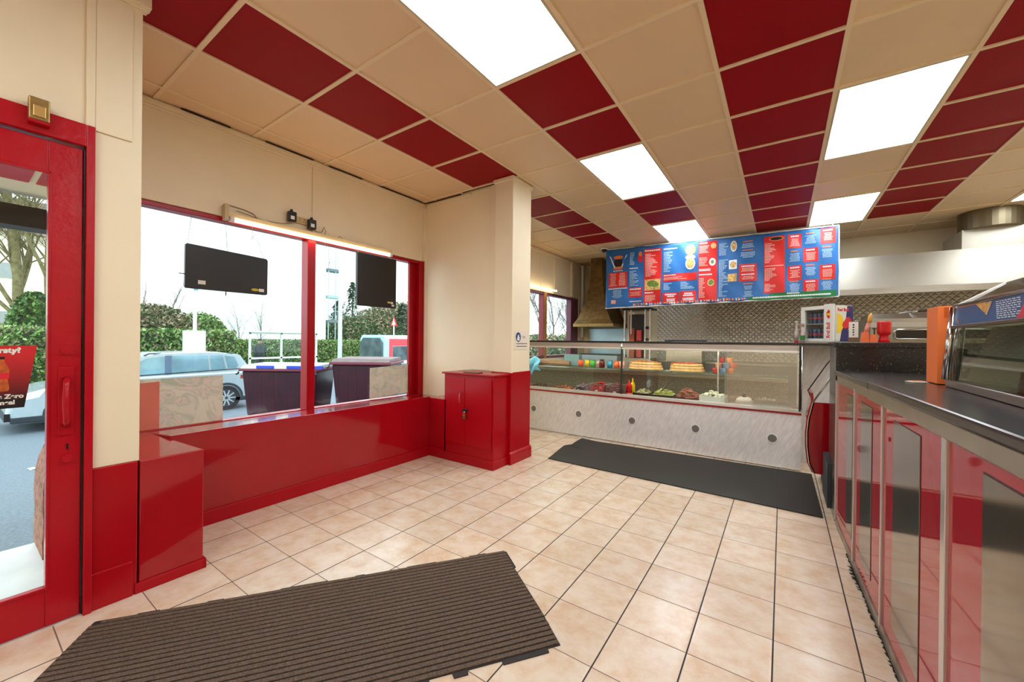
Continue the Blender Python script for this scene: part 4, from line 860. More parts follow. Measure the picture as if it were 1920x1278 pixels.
# ================================================================ WINDOW THINGS
FILM = mat('beige_vinyl_film', (202, 190, 168), .45, var=.06, scale=3, col2=(216, 178, 166))
def film(name, label, y0, y1, z0, z1, red=None, skew=0):
    t = thing(name, label, 'window film', (-3.618, y0, z0))
    m = bpy.data.materials.get('marbled_film')
    if not m:
        m = mat('marbled_film', (212, 186, 172), .5, var=.05); n = m.node_tree.nodes; l = m.node_tree.links
        wv = n.new('ShaderNodeTexNoise'); wv.inputs['Scale'].default_value = 4.5; wv.inputs['Distortion'].default_value = 2.5; wv.inputs['Detail'].default_value = 2
        l.new(n['Texture Coordinate'].outputs['Object'], wv.inputs['Vector']); r = n.new('ShaderNodeValToRGB'); l.new(wv.outputs[0], r.inputs[0]); e = r.color_ramp.elements
        e[0].position = .40; e[0].color = (*lin((202, 202, 184)), 1); e[1].position = .60; e[1].color = (*lin((226, 216, 200)), 1); q = e.new(.47); q.color = (*lin((232, 212, 202)), 1); q = e.new(.53); q.color = (*lin((206, 204, 188)), 1)
        l.new(r.outputs[0], n['Principled BSDF'].inputs['Base Color'])
        tr = n.new('ShaderNodeBsdfTranslucent'); l.new(r.outputs[0], tr.inputs[0]); mx = n.new('ShaderNodeMixShader'); mx.inputs[0].default_value = .5
        l.new(n['Principled BSDF'].outputs[0], mx.inputs[1]); l.new(tr.outputs[0], mx.inputs[2]); l.new(mx.outputs[0], n['Material Output'].inputs[0])
    MB().prism([(0, -.02), (y1-y0, 0), (y1-y0, z1-z0), (0, z1-z0-skew)], 'x', 0, .002).build('sheet', m, t)
    if red:
        m2 = mat('salmon_film', (222, 128, 108), .5, var=.08, scale=4)
        MB().prism([(0, -.005), (red-y0, 0), (red-y0, z1-z0-.02), (0, z1-z0-.03)], 'x', .0022, .0035).build('coloured_strip', m2, t)
film('window_film', 'pale swirled film with a salmon strip covering the lower left of the shop window', .66, 1.252, .575, .925, .87)
film('window_film', 'pale swirled film covering the lower right corner of the shop window', 2.585, 3.125, .60, .925, None, .015)
SGN = mat('sign_back_black', (32, 29, 28), .35, var=.1)
def wire(pts, r=.0025, m=None, name='wire', parent=None): return MB().tube(pts, r, 5).build(name, m or BLACK, parent)
t = thing('hanging_sign', 'wide black lightbox sign hanging in the left window pane, seen from behind', 'sign', (-3.50, 1.24, 1.57), 0)
pn = MB().prism([(-.27, .015), (-.262, 0), (.262, .0), (.27, .008), (.272, .28), (.262, .295), (-.255, .318), (-.268, .312)], 'x', -.015, .02).build('panel', SGN, t, bevel=.004)
[MB().box(.0205, .0215, *q).build('white_sticker', WHITE, pn) for q in ((-.195, -.150, .035, .063), (.205, .243, .022, .046))]
MB().prism([(.178+.028*math.cos(k*PI/6), .034+.011*math.sin(k*PI/6)) for k in range(12)], 'x', .0205, .0215).build('yellow_sticker', mat('sticker_yellow', (206, 176, 50), .4), pn)
[MB().tube(q, .004, 6).build('peg', BLACK, t) for q in ([(.0, -.015, -.03), (.0, -.015, .0)], [(.0, -.30, .10), (0, -.27, .10)])]
for a, b_ in (((-.02, -.25, .30), (-.06, -.21, .55)), ((-.02, .0, .30), (-.06, .0, .55)), ((.0, .25, .29), (-.05, .20, .50))): wire([a, b_], .0018, mat('grey_wire', (120, 120, 120), .5), 'hanging_wire', t)
t = thing('hanging_sign', 'tall black lightbox sign hanging in the right window pane under the tube lamp', 'sign', (-3.50, 2.57, 1.555), 0)
pn = MB().box(-.015, .02, -.235, .240, 0, .53).build('panel', SGN, t, bevel=.002)
[MB().box(.0205, .0215, *q).build('white_sticker', WHITE, pn) for q in ((.165, .20, .045, .065), (.18, .215, .018, .038))]
MB().prism([(.145+.022*math.cos(k*PI/6), .058+.010*math.sin(k*PI/6)) for k in range(12)], 'x', .0205, .0215).build('yellow_sticker', MC['sticker_yellow'], pn)
[MB().tube(q, .004, 6).build('peg', BLACK, t) for q in ([(.0, .01, -.02), (.0, .01, .0)], [(.0, -.26, .08), (0, -.235, .08)])]
for a, b_ in (((0, -.2, .53), (-.05, -.2, .56)), ((0, .2, .53), (-.05, .2, .56))): wire([a, b_], .0018, MC['grey_wire'], 'hanging_wire', t)
def tube_lamp(y0, y1, x, z, label, batten=True, e=5):
    t = thing('tube_lamp', label, 'lamp', (x, (y0+y1)/2, z)); a = (y1-y0)/2
    if batten: MB().box(-.03, .015, -a, a, .0, .035).build('batten', mat('lamp_batten', (226, 200, 150), .4), t, bevel=.003)
    MB().tube([(.012, -a+.03, -.02), (.012, a-.03, -.02)], .013, 12).build('tube', mat('tube_light', (255, 232, 190), .4, emit=e, var=.01), t)
    for s_ in (-1, 1): MB().box(-.01, .03, s_*(a-.025)-.015, s_*(a-.025)+.015, -.035, .005).build('end_cap', WHITE, t, bevel=.002)
    return t
t = tube_lamp(1.23, 2.76, -3.50, 2.142, 'long lit fluorescent tube lamp along the top of the shop window', e=6)
MB().box(-.02, .03, -.79, -.765, -.03, .09).build('end_bracket', mat('bracket_cream', (206, 184, 144), .5), t)
tube_lamp(5.35, 6.50, -3.48, 2.165, 'lit tube lamp on the wall above the kitchen window', False, e=6)
t = thing('socket_strip', 'cream socket strip on the wall above the window between two adapters', 'socket', (-3.538, 1.79, 2.262), 0)
MB().box(0, .02, -.09, .09, -.03, .03).build('body', mat('socket_cream', (206, 176, 128), .5), t, bevel=.004)
mb = MB()
for yy in (-.045, -.005, .035): mb.box(.0195, .021, yy-.004, yy+.004, .006, .014).box(.0195, .021, yy-.012, yy-.006, -.012, -.006).box(.0195, .021, yy+.006, yy+.012, -.012, -.006)
mb.build('socket_hole', BLACK, t)
for yy, zz, lb in ((1.705, 2.27, 'black plug adapter at the left end of the socket strip'), (1.88, 2.245, 'black plug adapter at the right end of the socket strip')):
    t = thing('plug_adapter', lb, 'adapter', (-3.517, yy, zz)); MB().box(0, .045, -.033, .033, -.045, .04).build('body', BLACK, t, bevel=.008); MB().box(.045, .046, -.02, .012, -.03, .0).build('label_patch', WHITE, t); MB().box(.01, .03, -.01, .005, .04, .06).build('pin_guard', BLACK, t)
CBL = mat('brown_cable', (96, 78, 60), .5)
def tangle(name, label, pts, r=.0028): tag(MB().tube(pts, r, 5).build(name, CBL, smooth=True), label, 'cable')
tangle('loose_cable', 'tangled cable looping beside the right hand adapter above the lamp', [(-3.51, 1.90, 2.21), (-3.50, 1.93, 2.19), (-3.51, 1.98, 2.20), (-3.5, 2.0, 2.25), (-3.51, 2.02, 2.22), (-3.5, 2.0, 2.17), (-3.51, 2.05, 2.15), (-3.5, 2.12, 2.17), (-3.51, 2.16, 2.20), (-3.5, 2.2, 2.17), (-3.51, 2.18, 2.14), (-3.5, 2.1, 2.13), (-3.51, 2.02, 2.16), (-3.5, 2.04, 2.12)])
tangle('loose_cable', 'thin cable running along the wall from the left lamp bracket to the sockets', [(-3.52, 1.25, 2.24), (-3.53, 1.35, 2.235), (-3.53, 1.42, 2.22), (-3.52, 1.45, 2.18)])
tangle('loose_cable', 'thin cable sagging below the left adapter on the wall', [(-3.52, 1.72, 2.22), (-3.53, 1.65, 2.20), (-3.53, 1.5, 2.185), (-3.53, 1.30, 2.215)], .002)
tangle('loose_cable', 'thin cable hanging in front of the glass left of the window mullion', [(-3.5, 1.40, 2.12), (-3.5, 1.405, 2.06), (-3.5, 1.385, 2.03), (-3.5, 1.42, 2.05), (-3.5, 1.39, 2.0), (-3.5, 1.41, 2.03)], .002)
tangle('loose_cable', 'thin cable knot hanging in front of the glass right of the window mullion', [(-3.5, 2.0, 2.12), (-3.5, 2.02, 2.07), (-3.5, 2.0, 2.04), (-3.5, 2.05, 2.06), (-3.5, 2.03, 2.02), (-3.5, 2.07, 2.05), (-3.52, 2.06, 1.9)], .002)
t = thing('hand_wash_notice', 'small white notice with a blue round symbol stuck on the pillar', 'notice', (-2.193, 3.36, 1.13))
MB().box(0, .0015, -.125, .125, 0, .185).build('sheet', mat('notice_paper', (236, 222, 202), .4, var=.02), t)
mb = MB(); mb.prism([(-.07+.045*math.cos(k*PI/10), .125+.048*math.sin(k*PI/10)) for k in range(20)], 'x', .0016, .003, 0)
mb.prism([(-.092, .09), (-.05, .09), (-.048, .125), (-.056, .128), (-.058, .15), (-.066, .152), (-.07, .132), (-.078, .15), (-.084, .146), (-.084, .125), (-.094, .12)], 'x', .003, .004, 1)
mb.tube([(.002, .0, .125), (.002, .02, .14), (.002, .035, .12), (.002, .02, .11), (.002, .05, .135), (.002, .06, .115)], .002, 5, 2)
for r_ in range(2):
    y = -.10
    while y < .09: l_ = random.uniform(.006, .016); mb.box(.0015, .0022, y, y+l_, .055-r_*.028, .064-r_*.028, 2); y += l_+.003
mb.build('notice_print', [mat('sign_blue', (36, 64, 128), .4), WHITE, mat('notice_ink', (84, 78, 72), .5)], t)
# ================================================================ OUTSIDE
def gz(x):  # street level falls away from the shop
    if x > -4.4: return -.08
    if x > -10: return -.08-.64*(-4.4-x)/5.6
    return -.72
ASPH = mat('asphalt', (104, 116, 126), .85, var=.22, scale=50, bump=.5, bscale=120)
mb = MB(); xs = [-3.72, -4.4, -10, -17.4]
for a, b_ in zip(xs, xs[1:]): mb.add([(a, -12, gz(a)), (b_, -12, gz(b_)), (b_, 60, gz(b_)), (a, 60, gz(a))], [(0, 3, 2, 1)])
o = mb.build('road', ASPH); struct(o, 'blue grey asphalt street outside', 'road')
struct(MB().box(-17.9, -17.4, -12, 60, -1, -.60).build('kerb', mat('concrete_kerb', (176, 178, 172), .8)), 'pale kerb beyond the street', 'kerb')
LAWN = mat('lawn', (128, 150, 92), .95, var=.3, scale=8)
struct(MB().add([(-17.9, -12, -.66), (-90, -12, .2), (-90, 110, .2), (-17.9, 110, -.66)], [(0, 3, 2, 1)]).build('lawn', LAWN), 'grass ground beyond the street', 'ground')
# road paint
RPNT = mat('road_paint', (226, 230, 230), .7, var=.1)
for k, (x, y, a, b_, lb) in enumerate([(-5.4, .20, .30, .05, 'short white road marking nearest the door'), (-7.6, .62, .34, .06, 'short white road marking further from the door')]):
    z = gz(x)+.004; s_ = (gz(x-a)-gz(x))
    tag(MB().add([(x, y, z), (x-a, y+.0, z+s_), (x-a*1.1, y+b_, z+s_*1.1), (x-.1, y+b_, z+s_*.1)], [(0, 3, 2, 1), (0, 1, 2, 3)]).build('road_marking', RPNT), lb, 'road marking')
# leaf clouds
def leafbox(mb, x0, x1, y0, y1, z0, z1, n, s, mis=(0, 1)):
    for _ in range(n):
        f = random.choice('xtyz' if n > 0 else 'x'); x = random.uniform(x0, x1); y = random.uniform(y0, y1); z = random.uniform(z0, z1)
        if f in 'x': x = x1+random.uniform(-.12, .06)
        elif f == 't': x = x1+random.uniform(-.12, .06)
        elif f == 'z': z = z1+random.uniform(-.1, .08)
        a = Vector((random.uniform(-1, 1), random.uniform(-1, 1), random.uniform(-1, 1))).normalized()*s*random.uniform(.6, 1.4); b_ = a.orthogonal().normalized()*s*.5
        p = Vector((x, y, z)); mb.add([p-a, p+b_, p+a, p-b_], [(0, 1, 2, 3)], random.choice(mis))
LG = [mat('leaf_green', (106, 142, 72), .7, var=.3, scale=3), mat('leaf_dark', (58, 88, 46), .7, var=.3, scale=3), mat('leaf_brown', (150, 136, 112), .8, var=.3), mat('leaf_pale', (150, 176, 110), .7)]
def hedge(label, x0, x1, y0, y1, z0, z1, n=9000, s=.06):
    t = thing('hedge', label, 'hedge', (x1, (y0+y1)/2, z0)); ox, oy, oz = x1, (y0+y1)/2, z0
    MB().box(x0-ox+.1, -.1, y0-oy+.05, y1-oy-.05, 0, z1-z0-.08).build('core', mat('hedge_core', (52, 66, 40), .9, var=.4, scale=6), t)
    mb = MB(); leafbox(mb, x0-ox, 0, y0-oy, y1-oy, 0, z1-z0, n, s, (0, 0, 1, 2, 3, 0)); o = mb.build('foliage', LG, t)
hedge('long clipped hedge beyond the street, behind the silver car', -20.0, -18.6, -4, 6.9, -.68, 1.42, 16000, .075)
hedge('long clipped hedge further away behind the bins and bus stop', -29, -27.5, 9.8, 30, -.62, 1.02, 16000, .085)
# ---------------- car
SIL = mat('car_silver', (186, 200, 206), .22, .35, var=.03, coat=.6); CGL = mat('car_glass', (130, 166, 178), .06, .2, var=.3, scale=1.5, coat=.5); TYR = mat('tyre', (36, 38, 40), .8); DPL = mat('dark_trim', (44, 52, 58), .5)
t = thing('silver_car', 'silver estate car parked across the street behind the bins', 'car', (-12.2, .68, -.72))
# profile: y along the car from the nose, z up, near side faces the shop (x = 0), body goes to -1.8
def ring(xo, pts): return [(xo, y, z) for y, z in pts]
low = [(.05, .22), (.0, .42), (.02, .62), (.10, .74), (.55, .88), (1.15, .96), (1.3, 1.0), (4.15, 1.02), (4.30, .98), (4.36, .80), (4.38, .45), (4.30, .25)]
mb = MB(); N = len(low)
secs = [(-.10, .96, .02), (.0, 1., 0), (-.03, 1., 0)]
def loft(mb, profs, mi=0, caps=True):
    o = len(mb.v); n = len(profs[0])
    for p in profs: mb.v += p
    for i in range(len(profs)-1):
        for k in range(n): q = o+i*n; mb.f.append((q+k, q+(k+1) % n, q+n+(k+1) % n, q+n+k)); mb.m.append(mi)
    if caps:
        mb.f.append(tuple(range(o, o+n))[::-1]); e = o+(len(profs)-1)*n; mb.f.append(tuple(range(e, e+n))); mb.m += [mi, mi]
def shr(pts, k, dz=0): cy, cz = 2.2, .6; return [((y-cy)*k+cy, (z-cz)*k+cz+dz) for y, z in pts]
loft(mb, [ring(.0, shr(low, .975)), ring(-.05, low), ring(-.25, low), ring(-1.55, low), ring(-1.75, low), ring(-1.8, shr(low, .975))])
mb.build('body', SIL, t, smooth=False, bevel=.03)
cab = [(1.25, 1.0), (1.95, 1.46), (2.3, 1.53), (3.4, 1.54), (3.95, 1.46), (4.25, 1.02)]
mb = MB(); loft(mb, [ring(-.06, cab), ring(-.16, [(1.35, 1.01), (2.0, 1.48), (2.32, 1.54), (3.4, 1.555), (3.9, 1.48), (4.2, 1.03)]), ring(-1.64, [(1.35, 1.01), (2.0, 1.48), (2.32, 1.54), (3.4, 1.555), (3.9, 1.48), (4.2, 1.03)]), ring(-1.74, cab)]); mb.build('roof', SIL, t)
for nm, pts in (('side_window', [(1.42, 1.03), (2.02, 1.42), (2.36, 1.465), (2.36, 1.03)]), ('side_window', [(2.50, 1.03), (2.50, 1.47), (3.22, 1.47), (3.26, 1.06)]), ('side_window', [(3.31, 1.06), (3.27, 1.47), (3.55, 1.455), (3.62, 1.10)]), ('side_window', [(3.68, 1.12), (3.60, 1.45), (3.82, 1.41), (3.92, 1.18), (3.86, 1.11)])):
    MB().prism(pts, 'x', -.066, -.050).build(nm, CGL, t)
MB().prism([(2.37, 1.02), (2.37, 1.48), (2.49, 1.48), (2.49, 1.02)], 'x', -.066, -.052).build('door_pillar', mat('pillar_blue', (92, 112, 134), .4), t)
MB().prism([(1.36, 1.0), (4.0, 1.08), (4.0, 1.10), (1.38, 1.025)], 'x', -.06, -.045).build('window_trim', DPL, t); MB().tube([(-.14, 2.1, 1.53), (-.14, 3.8, 1.50)], .016, 6).tube([(-.14, 2.0, 1.48), (-.14, 2.1, 1.53)], .016, 6).build('roof_rail', DPL, t)
MB().box(-1.75, .012, .06, 4.34, .22, .34).build('sill_trim', DPL, t, bevel=.02)
for yy in (.86, 3.62):
    wmb = MB().tube([(-.20, yy, .325), (.012, yy, .325)], .325, 28)
    wh = wmb.build('wheel', TYR, t); MB().tube([(.010, yy, .325), (.016, yy, .325)], .225, 24).build('rim', mat('rim_dark', (70, 78, 84), .4, .5), wh)
    sp_m = MB()
    for k in range(10):
        a = 2*PI*k/10; c_, s__ = math.cos(a), math.sin(a); sp_m.prism([(yy+c_*.03-s__*.02, .325+s__*.03+c_*.02), (yy+c_*.21-s__*.012, .325+s__*.21+c_*.012), (yy+c_*.21+s__*.012, .325+s__*.21-c_*.012), (yy+c_*.03+s__*.02, .325+s__*.03-c_*.02)], 'x', .016, .024)
    sp_m.build('spokes', mat('alloy', (206, 212, 214), .3, .5), wh)
    MB().prism([(yy+.40*math.cos(k*PI/12), .33+.40*math.sin(k*PI/12)) for k in range(13)]+[(yy+.34*math.cos(k*PI/12), .33+.34*math.sin(k*PI/12)) for k in range(12, -1, -1)], 'x', -.02, .008).build('wheel_arch', DPL, t)
MB().box(-1.6, .0, -.012, .06, .27, .42).build('lower_grille', BLACK, t); MB().prism([(.03, .62), (.10, .75), (.50, .84), (.42, .70)], 'x', -.04, .006).build('headlight', mat('headlamp', (226, 234, 238), .15), t)
MB().box(-.02, .008, 3.95, 4.32, .82, .92).build('tail_light', mat('tail_red', (150, 60, 60), .2), t)
# second car between the bins
t = thing('dark_car', 'blue grey car parked in the gap between the two bins', 'car', (-9.4, 5.7, gz(-9.4)), math.radians(-60))
mb = MB(); pr = [(0, .2), (0, .55), (.12, .72), (.9, .86), (1.5, 1.3), (3.0, 1.36), (3.7, .95), (3.8, .25)]
loft(mb, [ring(0, pr), ring(-1.65, pr)]); mb.build('body', mat('pale_blue_car', (176, 206, 216), .2, .3, coat=.5), t, bevel=.05)
MB().box(-1.5, -.15, -.02, .03, .30, .50).build('grille', BLACK, t); MB().box(-1.1, -.55, -.03, -.0, .34, .46).build('number_plate', mat('plate', (226, 226, 220), .4), t)
for s_ in (-.25, -1.4): MB().ball((s_, .04, .62), .11, 10, sq=(1.3, .4, .8)).build('headlight', mat('headlamp', (226, 234, 238), .15), t, smooth=True)
for s_ in (-.15, -1.5):
    for yy in (.7, 2.9): MB().tube([(s_-.1, yy, .3), (s_+.1, yy, .3)], .3, 20).build('wheel', TYR, t)
MB().prism([(.95, .88), (1.5, 1.27), (1.55, 1.25), (1.0, .86)], 'x', -1.5, -.15).build('windscreen', CGL, t)
# ---------------- bins
BINM = mat('bin_maroon', (52, 12, 26), .3, var=.3, scale=4); BLID = mat('bin_lid_grey', (190, 196, 200), .5)
def bin_(label, loc, rz, L=1.25, lidcol=None, blue=True):
    t = thing('wheeled_bin', label, 'bin', loc, rz, group=None); D = 1.0; z1 = 1.12
    mb = MB(); pr = [(-L/2+.08, .14), (L/2-.08, .14), (L/2, z1), (-L/2, z1)]
    loft(mb, [[(x, .06+(.0 if z > 1 else .06), z) for x, z in pr], [(x, D-(.0 if z > 1 else .06), z) for x, z in pr]]); mb.build('body', BINM, t, bevel=.03)
    mb = MB()
    for k in range(6): xx = -L/2+.14+k*(L-.28)/5; mb.prism([(.105, .30), (.13, .30), (.09, z1-.1), (.064, z1-.1)], 'x', xx-.012, xx+.012)
    mb.build('rib', BINM, t, bevel=.008)
    MB().box(-L/2-.04, L/2+.04, .0, D+.04, z1, z1+.06).build('rim', mat('bin_rim', (112, 44, 60), .45), t, bevel=.015)
    mb = MB().prism([(0.0, z1+.06), (D, z1+.06), (D-.1, z1+.15), (.12, z1+.13)], 'x', -L/2, L/2); mb.build('lid', lidcol or BLID, t, bevel=.01)
    if blue:
        for a, b_ in ((-.28, -.05), (.12, .6)): MB().box(a*L, b_*L, -.012, .02, z1+.065, z1+.125).build('blue_strip', mat('blue_plastic', (30, 60, 190), .4), t)
    for s_ in (-1, 1):
        MB().tube([(s_*(L/2+.02), -.01, z1-.01), (s_*(L/2+.02), -.03, z1-.05), (s_*(L/2+.06), -.03, z1-.06)], .02, 6).build('trunnion', BLACK, t)
        for yy in (.2, .8): MB().tube([(s_*(L/2-.2)-.03, yy, .09), (s_*(L/2-.2)+.03, yy, .09)], .09, 14).build('wheel', TYR, t)
    return t
import math as _m
def on(x): return gz(x)
bin_('maroon wheeled bin with blue strips on the lid, left of the mullion', (-9.02, 4.13, gz(-9.05)-.02), math.radians(35.6), 1.62)
bin_('maroon wheeled bin with a plain lid, right of the mullion', (-7.70, 5.24, gz(-7.75)-.02), math.radians(34), 1.30, mat('bin_lid_brown', (112, 92, 92), .6, var=.2), False)
# ---------------- bus
t = thing('bus', 'white and red single decker bus with a pale blue front, waiting beyond the bins', 'bus', (-19.3, 14.75, -1.5))
BWH = mat('bus_white', (226, 232, 236), .3); BPB = mat('bus_pale_blue', (176, 222, 232), .3); BRD = mat('bus_red', (226, 70, 84), .3); BGL = mat('bus_glass', (84, 98, 106), .08, var=.5, scale=1.5)
hh = 2.95
mb = MB(); pr = [(-2.5, .25), (0, .25), (0, hh-.25), (-.18, hh), (-2.32, hh), (-2.5, hh-.25)]
loft(mb, [[(x, .0 if z < 2 else .10, z) for x, z in pr], [(x, .35, z) for x, z in pr]]); mb.build('front', BPB, t, bevel=.06)
mb = MB(); loft(mb, [[(x, .35, z) for x, z in pr], [(x, 11, z) for x, z in pr]]); mb.build('body', BWH, t)
MB().box(-.02, .012, .36, 11, 2.30, hh-.22).build('red_band', BRD, t); MB().box(-.02, .014, .36, .6, .3, 2.3).build('red_post', BRD, t)
MB().prism([(2.6, 2.30), (3.0, 2.72), (3.6, 2.72), (3.2, 2.30)], 'x', -.02, .018).build('white_slash', BWH, t); MB().prism([(3.15, 2.30), (3.5, 2.72), (4.0, 2.72), (3.4, 2.30)], 'x', -.02, .020).build('blue_slash', mat('slash_blue', (60, 110, 190), .3), t)
MB().box(-.02, .016, .62, 11, .95, 2.28).build('side_glass', BGL, t)
MB().box(-.02, .013, .62, 11, .3, .95).build('side_skirt', mat('bus_dark', (60, 66, 72), .4), t)
fw_ = MB().prism([(-2.25, 1.15), (-.25, 1.15), (-.15, 1.7), (-.2, 2.5), (-.5, 2.78), (-2.0, 2.78), (-2.3, 2.5), (-2.35, 1.7)], 'y', -.03, .08).build('windscreen', BGL, t)
MB().box(-2.1, -.4, -.04, -.02, .98, 1.08).build('number_band', BWH, t); MB().prism([(-2.0, .95), (-.5, .95), (-.9, .62), (-1.6, .62)], 'y', -.03, .0).build('grille', DPL, t)
for yy in (2.2, 8.2): MB().tube([(-.3, yy, .45), (.03, yy, .45)], .45, 20).build('wheel', TYR, t)
t = thing('road_sign', 'small warning sign on a pole rising behind the bus roof', 'sign', (-22, 17.6, -.6)); MB().tube([(0, 0, 0), (0, 0, 3.2)], .04, 8).build('pole', BWH, t); mb = MB().prism([(-.35, 2.7), (.35, 2.7), (0, 3.35)], 'y', -.02, .02, 0); mb.prism([(-.2, 2.79), (.2, 2.79), (0, 3.15)], 'y', -.025, -.0205, 1); mb.build('panel', [mat('warning_red', (196, 40, 46), .4), BWH], t)
# ---------------- buildings
WH = mat('white_render', (236, 240, 242), .6, var=.02)
t = thing('white_block', 'tall plain white rendered block of flats filling the left window', 'building', (-38, 16.5, -.3))
MB().prism([(0, -5.6), (0, 5.45), (-12, 7.5), (-12, -1.9)], 'z', 0, 26).build('wall', WH, t)
MB().box(-.02, .01, -5.6, 5.45, 5.0, 5.03).box(-.02, .01, -5.6, 5.45, 8.6, 8.63).build('joint_line', mat('joint_grey', (206, 214, 218), .6), t)
MT = mat('balcony_metal', (150, 176, 190), .5); DM = mat('balcony_dark', (96, 112, 122), .6)
for z in (3.1, 5.6, 8.3, 11):
    b_ = MB().box(-.6, .35, 5.5, 6.95, z, z+.28).build('balcony', DM if z != 5.6 else MT, t)
    mb = MB()
    for k in range(7): yy = 5.55+k*.23; mb.tube([(.33, yy, z+.28), (.33, yy, z+1.2)], .018, 5)
    mb.tube([(.33, 5.5, z+1.2), (.33, 6.95, z+1.2)], .025, 5); mb.build('railing', MT, b_)
for yy in (5.55, 6.3, 6.95): MB().tube([(.3, yy, 0), (.3, yy, 26)], .05, 6).build('post', MT, t)
t = thing('long_house', 'low pale house with a brown roof behind the bare tree, seen through the door', 'house', (-46, 2, -.2))
MB().box(-6, 0, -10, 6, 0, 9).build('wall', mat('beige_harling', (226, 216, 196), .8), t)
MB().prism([(.5, 8.8), (-6.5, 8.8), (-3, 12)], 'y', -10.5, 6.5).build('roof', mat('grey_brown_roof', (126, 112, 100), .8), t)
for k in range(5):
    for zz in (2, 5.5): MB().box(-.02, .04, -7.6+k*2.6, -6.9+k*2.6, zz, zz+1.1).build('window', mat('house_glass', (150, 156, 156), .2), t)
struct(MB().box(-31.2, -31, -12, 7.2, -.5, 1.78).build('brick_wall', mat('brick', (150, 118, 100), .9, var=.4, scale=18)), 'low brown brick garden wall beyond the hedge', 'wall')
t = thing('street_pole', 'pale street pole with a white box at its foot, behind the car', 'pole', (-16.5, 4.88, -.7)); MB().tube([(0, 0, 0), (0, 0, 6)], .055, 8).build('pole', BWH, t); MB().box(-.2, .1, -.28, .28, .0, 2.13).build('cabinet', BWH, t, bevel=.01); MB().box(.06, .075, -.06, .06, 3.5, 4.1).build('number_strip', mat('strip_blue', (96, 130, 150), .5), t)
t = thing('street_lamp', 'tall pale street lamp post right of the mullion', 'lamp post', (-20.6, 12.75, -.6)); MB().tube([(0, 0, 0), (0, 0, 2), (0, 0, 9)], [.13, .11, .08], 10).build('pole', mat('pole_pale', (196, 220, 226), .4), t)
MB().tube([(0, 0, 9), (1.2, .2, 9.4)], .05, 8).build('arm', MC['pole_pale'], t)
t = thing('street_lamp', 'short street lamp with a flat head above the bus', 'lamp post', (-23, 20.7, -.6)); MB().tube([(0, 0, 0), (0, 0, 4.2)], .08, 8).build('pole', BWH, t); MB().tube([(0, 0, 4.2), (.8, .9, 4.45)], .06, 8).build('head', BWH, t)
# bus shelter
t = thing('bus_shelter', 'white framed glass bus shelter behind the bins', 'bus shelter', (-20.5, 9.9, -.65), 0)
mb = MB()
for yy in (-1.75, -.35, 1.05, 1.42): mb.box(-.04, .04, yy-.04, yy+.04, 0, 2.1)
mb.box(-.04, .04, -1.8, 1.46, 2.04, 2.12).box(-.04, .04, -1.8, 1.46, .85, .93).box(-.04, .04, -1.8, 1.46, 0, .08); mb.build('frame', BWH, t)
MB().box(-.9, .3, -1.85, 1.5, 2.12, 2.18).build('roof', BWH, t); MB().box(-.01, .01, -1.7, 1.4, .1, 2.04).build('glass_panel', GLASS, t)
t = thing('person', 'person in dark clothes with a cap standing behind the bus shelter', 'person', (-21.6, 8.95, -.65))
PS = MB(); PS.tube([(0, 0, 0), (0, 0, .45), (0, .02, .85)], [.07, .08, .12], 8).tube([(0, .2, 0), (0, .2, .45), (0, .16, .85)], [.07, .08, .12], 8).tube([(0, .09, .8), (0, .09, 1.1), (0, .09, 1.4), (0, .09, 1.5), (0, .09, 1.56)], [.17, .18, .21, .12, .06], 10).tube([(0, -.12, 1.42), (0, -.17, 1.15), (.08, -.15, .9)], [.06, .05, .035], 6).tube([(0, .30, 1.42), (0, .35, 1.15), (.08, .33, .9)], [.06, .05, .035], 6)
PS.build('body', mat('dark_coat', (58, 62, 72), .8), t, smooth=True); MB().ball((0, .09, 1.67), .11, 12, sq=(1, .85, 1.15)).build('head', mat('skin', (206, 160, 136), .6), t, smooth=True); MB().ball((-.01, .09, 1.73), .115, 12, sq=(1, .9, .7)).build('cap', mat('dark_cap', (40, 42, 48), .8), t, smooth=True)
# ---------------- trees
BK = mat('bark', (112, 104, 70), .9, var=.35, scale=6); BK2 = mat('bark_grey', (120, 116, 108), .9, var=.3)
def bare(mb, p, d, L, r, lev, sp=.6, up_=.15, wob=.09):
    n = 3; pts = [p]; q = p.copy(); dd = d.copy()
    for i in range(n): dd = (dd+Vector((random.uniform(-1, 1), random.uniform(-1, 1), random.uniform(-.4, 1)*1))*wob).normalized(); q = q+dd*L/n; pts.append(q.copy())
    mb.tube(pts, [r, r*.88, r*.76, r*.62], 6 if lev > 1 else 4, cap=False)
    if lev == 0: return
    k = 5 if lev > 1 else 3
    for i in range(k):
        s_ = pts[random.choice((1, 2, 3))].lerp(pts[random.choice((2, 3))], random.random()); nd = (dd+Vector((random.uniform(-1, 1), random.uniform(-1, 1), random.uniform(-.3, .8)+up_))*sp*1.4).normalized()
        bare(mb, s_, nd, L*random.uniform(.5, .75), r*.36, lev-1, sp, up_)
    bare(mb, q, (dd+Vector((random.uniform(-.22, .22), random.uniform(-.22, .22), .2))).normalized(), L*.75, r*.62, lev-1, sp, up_)
def bare_tree(label, loc, h, r, lev=4, seed=1, m=BK, group=None, name='bare_tree'):
    random.seed(seed); mb = MB(); bare(mb, Vector((0, 0, 0)), Vector((0, 0, 1)), h*.36, r, lev, .75, .05, .02)
    return tag(mb.build(name, m, loc=loc, smooth=True), label, 'tree', group)
bare_tree('large bare tree with a thick mossy trunk seen through the door', (-27.5, 1.95, -.5), 13, .24, 5, 4)
bare_tree('slender bare tree right of the big trunk seen through the door', (-27, 2.75, -.5), 13, .2, 4, 9)
bare_tree('thin bare tree in front of the white block, left of the pair', (-30, 11.3, -.5), 4.6, .05, 3, 12, BK2)
